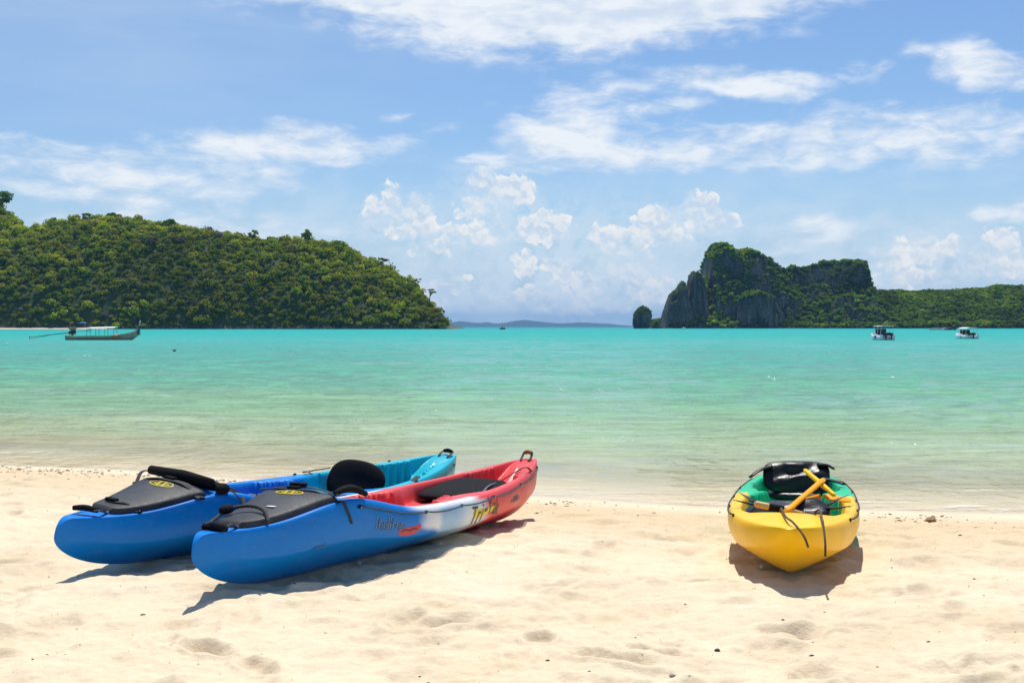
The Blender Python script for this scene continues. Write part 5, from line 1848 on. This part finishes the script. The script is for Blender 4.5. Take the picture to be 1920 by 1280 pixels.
buoy(158, 669, 5.5, 'larger of two white floats side by side below the long-tail boat', M['buoy_white'], 1)
buoy(166.5, 669, 4.2, 'smaller of two white floats side by side below the long-tail boat', M['buoy_white'], 2)
buoy(327, 658.5, 6.5, 'dark float bobbing alone right of the long-tail boat', M['buoy_dark'], 3)
buoy(13, 645.5, 4.5, 'white float at the frame edge, beyond the long tail of the boat', M['buoy_white'], 4)

# blue canopy on the far shore
def canopy():
    p = px(155, 606, 990)
    root = empty('canopy_tent', (p[0], 990, 1.2))
    tag(root, 'blue tarpaulin canopy on the far shore behind the long-tail boat', 'canopy')
    V = []
    for i in range(7):
        for j in range(7):
            a, b = i / 6 * 2 - 1, j / 6 * 2 - 1
            V.append((a * 4.2, b * 2.4, 4.8 - 1.1 * max(abs(a), abs(b)) ** 1.3 - 0.15 * math.cos(a * 9)))
    o = mesh_obj('sheet', V, grid_faces(7, 7), M['tarp_blue'], root, True)
    sm = o.modifiers.new('thick', 'SOLIDIFY'); sm.thickness = 0.08
    for a in (-1, 1):
        for b in (-1, 1):
            MB().tube([(a * 3.9, b * 2.2, -1.5), (a * 3.9, b * 2.2, 3.75)], 0.09, 6).build('pole', M['boat_dark'], root)


canopy()

# ------------------------------------------------------------------ things lying on the sand
def tide_line():
    """dark grit, weed and coral bits along the last high water mark"""
    r = np.random.default_rng(77)
    M['grit'] = mat('grit', attr=True, rough=0.9, var=0.2)
    V, F, C = [], [], []
    n = 0
    for i in range(2600):
        x = r.uniform(-8.5, 7.0)
        dens = fbm(np.array([x * 0.7]), np.array([2.2]), oct=3, seed=78)[0]
        if r.random() > sstep(0.34, 0.62, dens) * 0.9 + 0.10:
            continue
        t = 1.15 + 0.30 * r.normal() + 0.5 * (fbm(np.array([x * 0.9]), np.array([7.7]), oct=2, seed=79)[0] - 0.5) + (0.7 * r.random() if r.random() < 0.3 else 0)
        if t < 0.45:
            continue
        y = float(shore_y(np.array([x]))[0]) - t / 0.95
        s = 0.004 + 0.013 * r.random() ** 2.6
        e = np.array([s * r.uniform(0.8, 2.4), s * r.uniform(0.7, 1.5), s * r.uniform(0.35, 0.7)])
        a = r.uniform(0, 6.28)
        o = np.array([(1, 0, 0), (-1, 0, 0), (0, 1, 0), (0, -1, 0), (0, 0, 1), (0, 0, -0.6)]) * e * (0.75 + 0.5 * r.random((6, 1)))
        c, sn = math.cos(a), math.sin(a)
        o = np.stack([o[:, 0] * c - o[:, 1] * sn, o[:, 0] * sn + o[:, 1] * c, o[:, 2]], -1)
        V.append((x, y, 0.0) + o)
        F += [(n, n + 2, n + 4), (n + 2, n + 1, n + 4), (n + 1, n + 3, n + 4), (n + 3, n, n + 4), (n + 2, n, n + 5), (n + 1, n + 2, n + 5), (n + 3, n + 1, n + 5), (n, n + 3, n + 5)]
        k = r.random()
        col = np.array((0.035, 0.030, 0.018)) if k < 0.55 else (np.array((0.10, 0.065, 0.03)) if k < 0.85 else np.array((0.35, 0.27, 0.17)))
        C.append(np.tile(col * r.uniform(0.6, 1.4), (6, 1)))
        n += 6
    V = np.concatenate(V)
    cx = V.reshape(-1, 6, 3).mean(1)
    zz = sand_z(cx[:, 0], cx[:, 1])
    V[:, 2] += np.repeat(zz, 6) + 0.001
    o = mesh_obj('tide_line_debris', V, np.array(F), M['grit'], cols=np.concatenate(C))
    tag(o, 'scattered dark grit, weed and coral crumbs along the tide line', 'debris', kind='stuff')
    # sparse crumbs over the rest of the sand
    V, F, C = [], [], []
    n = 0
    for i in range(420):
        y = 4.2 + 7.0 * r.random() ** 1.1
        x = (r.random() - 0.5) * 0.95 * y
        if float(shore_y(np.array([x]))[0]) - y < 1.8:
            continue
        s = 0.002 + 0.005 * r.random() ** 3
        o = np.array([(1, 0, 0), (-1, 0, 0), (0, 1, 0), (0, -1, 0), (0, 0, 1), (0, 0, -0.6)]) * s * (0.5 + r.random((6, 1))) * [1.6, 1.2, 0.7]
        V.append((x, y, 0.0) + o)
        F += [(n, n + 2, n + 4), (n + 2, n + 1, n + 4), (n + 1, n + 3, n + 4), (n + 3, n, n + 4), (n + 2, n, n + 5), (n + 1, n + 2, n + 5), (n + 3, n + 1, n + 5), (n, n + 3, n + 5)]
        col = np.array((0.05, 0.045, 0.03)) if r.random() < 0.6 else np.array((0.30, 0.22, 0.13))
        C.append(np.tile(col * r.uniform(0.7, 1.3), (6, 1)))
        n += 6
    V = np.concatenate(V)
    cx = V.reshape(-1, 6, 3).mean(1)
    V[:, 2] += np.repeat(sand_z(cx[:, 0], cx[:, 1]), 6) + 0.001
    o = mesh_obj('sand_crumbs', V, np.array(F), M['grit'], cols=np.concatenate(C))
    tag(o, 'sparse dark crumbs of shell and coral over the dry sand', 'debris', kind='stuff')


tide_line()


def on_sand(u, v):
    """where the line of sight through (u, v) meets the sand"""
    y = 8.0
    for _ in range(40):
        x = (u - 960) / F_PX * y
        y = (CAM_Z - sandpt(x, y)) * F_PX / (v - HOR) * 0.5 + y * 0.5
    return (u - 960) / F_PX * y, y, sandpt((u - 960) / F_PX * y, y)


def lump(name, label, cat, u, v, size, material, seed, jit=0.3, group=None):
    x, y, z = on_sand(u, v)
    mb = MB()
    mb.ball((0, 0, 0), size, 14, 10, jit, seed)
    o = mb.build(name, material, None, True)
    o.location = (x, y, z + size[2] * 0.25)
    o.rotation_euler = (0, 0, seed * 1.3)
    return tag(o, label, cat, group)


def shell(label, u, v, r, seed):
    """scallop half: ribbed fan"""
    x, y, z = on_sand(u, v)
    V = [(0, 0, 0.0)]
    n, m = 13, 5
    for k in range(1, m + 1):
        for i in range(n):
            a = (i / (n - 1) - 0.5) * 2.5
            rr = r * k / m * (1 + 0.04 * (-1) ** i)
            V.append((rr * math.sin(a), rr * math.cos(a), r * 0.42 * math.sin(math.pi * min(1, 0.15 + 0.85 * k / m)) * math.cos(a * 0.7) + 0.002 * (-1) ** i))
    F = [(0, 1 + i, 2 + i) for i in range(n - 1)]
    for k in range(m - 1):
        o = 1 + k * n
        F += [(o + i, o + n + i, o + n + i + 1, o + i + 1) for i in range(n - 1)]
    o = mesh_obj('shell', V, F, M['shell'], None, True)
    sm = o.modifiers.new('thick', 'SOLIDIFY'); sm.thickness = 0.003
    o.location = (x, y, z + 0.006)
    o.rotation_euler = (R(25), 0, seed)
    tag(o, label, 'shell', 'white shells on the sand')


shell('white shell in the shade below the white flank of the lettered kayak', 826, 1024, 0.024, 0.4)
shell('white shell in the shade below the blue flank of the lettered kayak', 676, 1059, 0.020, 2.0)
shell('white shell at the shadow edge beside the bow of the yellow kayak', 1433, 1068, 0.028, 1.2)
# driftwood splinter between the two blue bows
x, y, z = on_sand(362, 1064)
o = MB().tube([(-0.055, -0.02, -0.006), (-0.02, 0.0, 0.012), (0.03, 0.008, 0.022), (0.085, 0.02, 0.030)], [0.004, 0.010, 0.012, 0.005], 7, flat=(1, 0.6)).build('driftwood', M['drift'], None, True)
o.location = (x, y, z + 0.004)
tag(o, 'pale splinter of driftwood between the bows of the two blue kayaks', 'driftwood')
x, y, z = on_sand(268, 1153)
o = MB().tube([(-0.012, 0, 0), (0, 0.001, 0.003), (0.014, -0.002, 0.001)], [0.0015, 0.003, 0.0015], 6).build('twig', M['boat_dark'], None, True)
o.location = (x, y, z + 0.003)
tag(o, 'short dark twig on the open sand in front of the far blue bow', 'twig')
lump('sand_clod', 'crumbly brown clod on the tide line towards the frame edge', 'clod', 1745, 977, (0.055, 0.04, 0.026), mat('clod', (0.30, 0.19, 0.09), 0.95, 0.4, 30, 0.8, 60), 3, 0.35)
lump('pebble', 'dark pebble on the bright sand near the lower edge, below the yellow kayak', 'pebble', 1345, 1219, (0.012, 0.009, 0.007), M['boat_dark'], 5)
lump('pebble', 'grey chip of coral at the lower edge, in front of the deep dent', 'pebble', 1261, 1266, (0.010, 0.012, 0.006), M['drift'], 6)
lump('pebble', 'dark chip at the lower edge towards the right corner of the sand', 'pebble', 1829, 1266, (0.013, 0.009, 0.006), M['boat_dark'], 7)
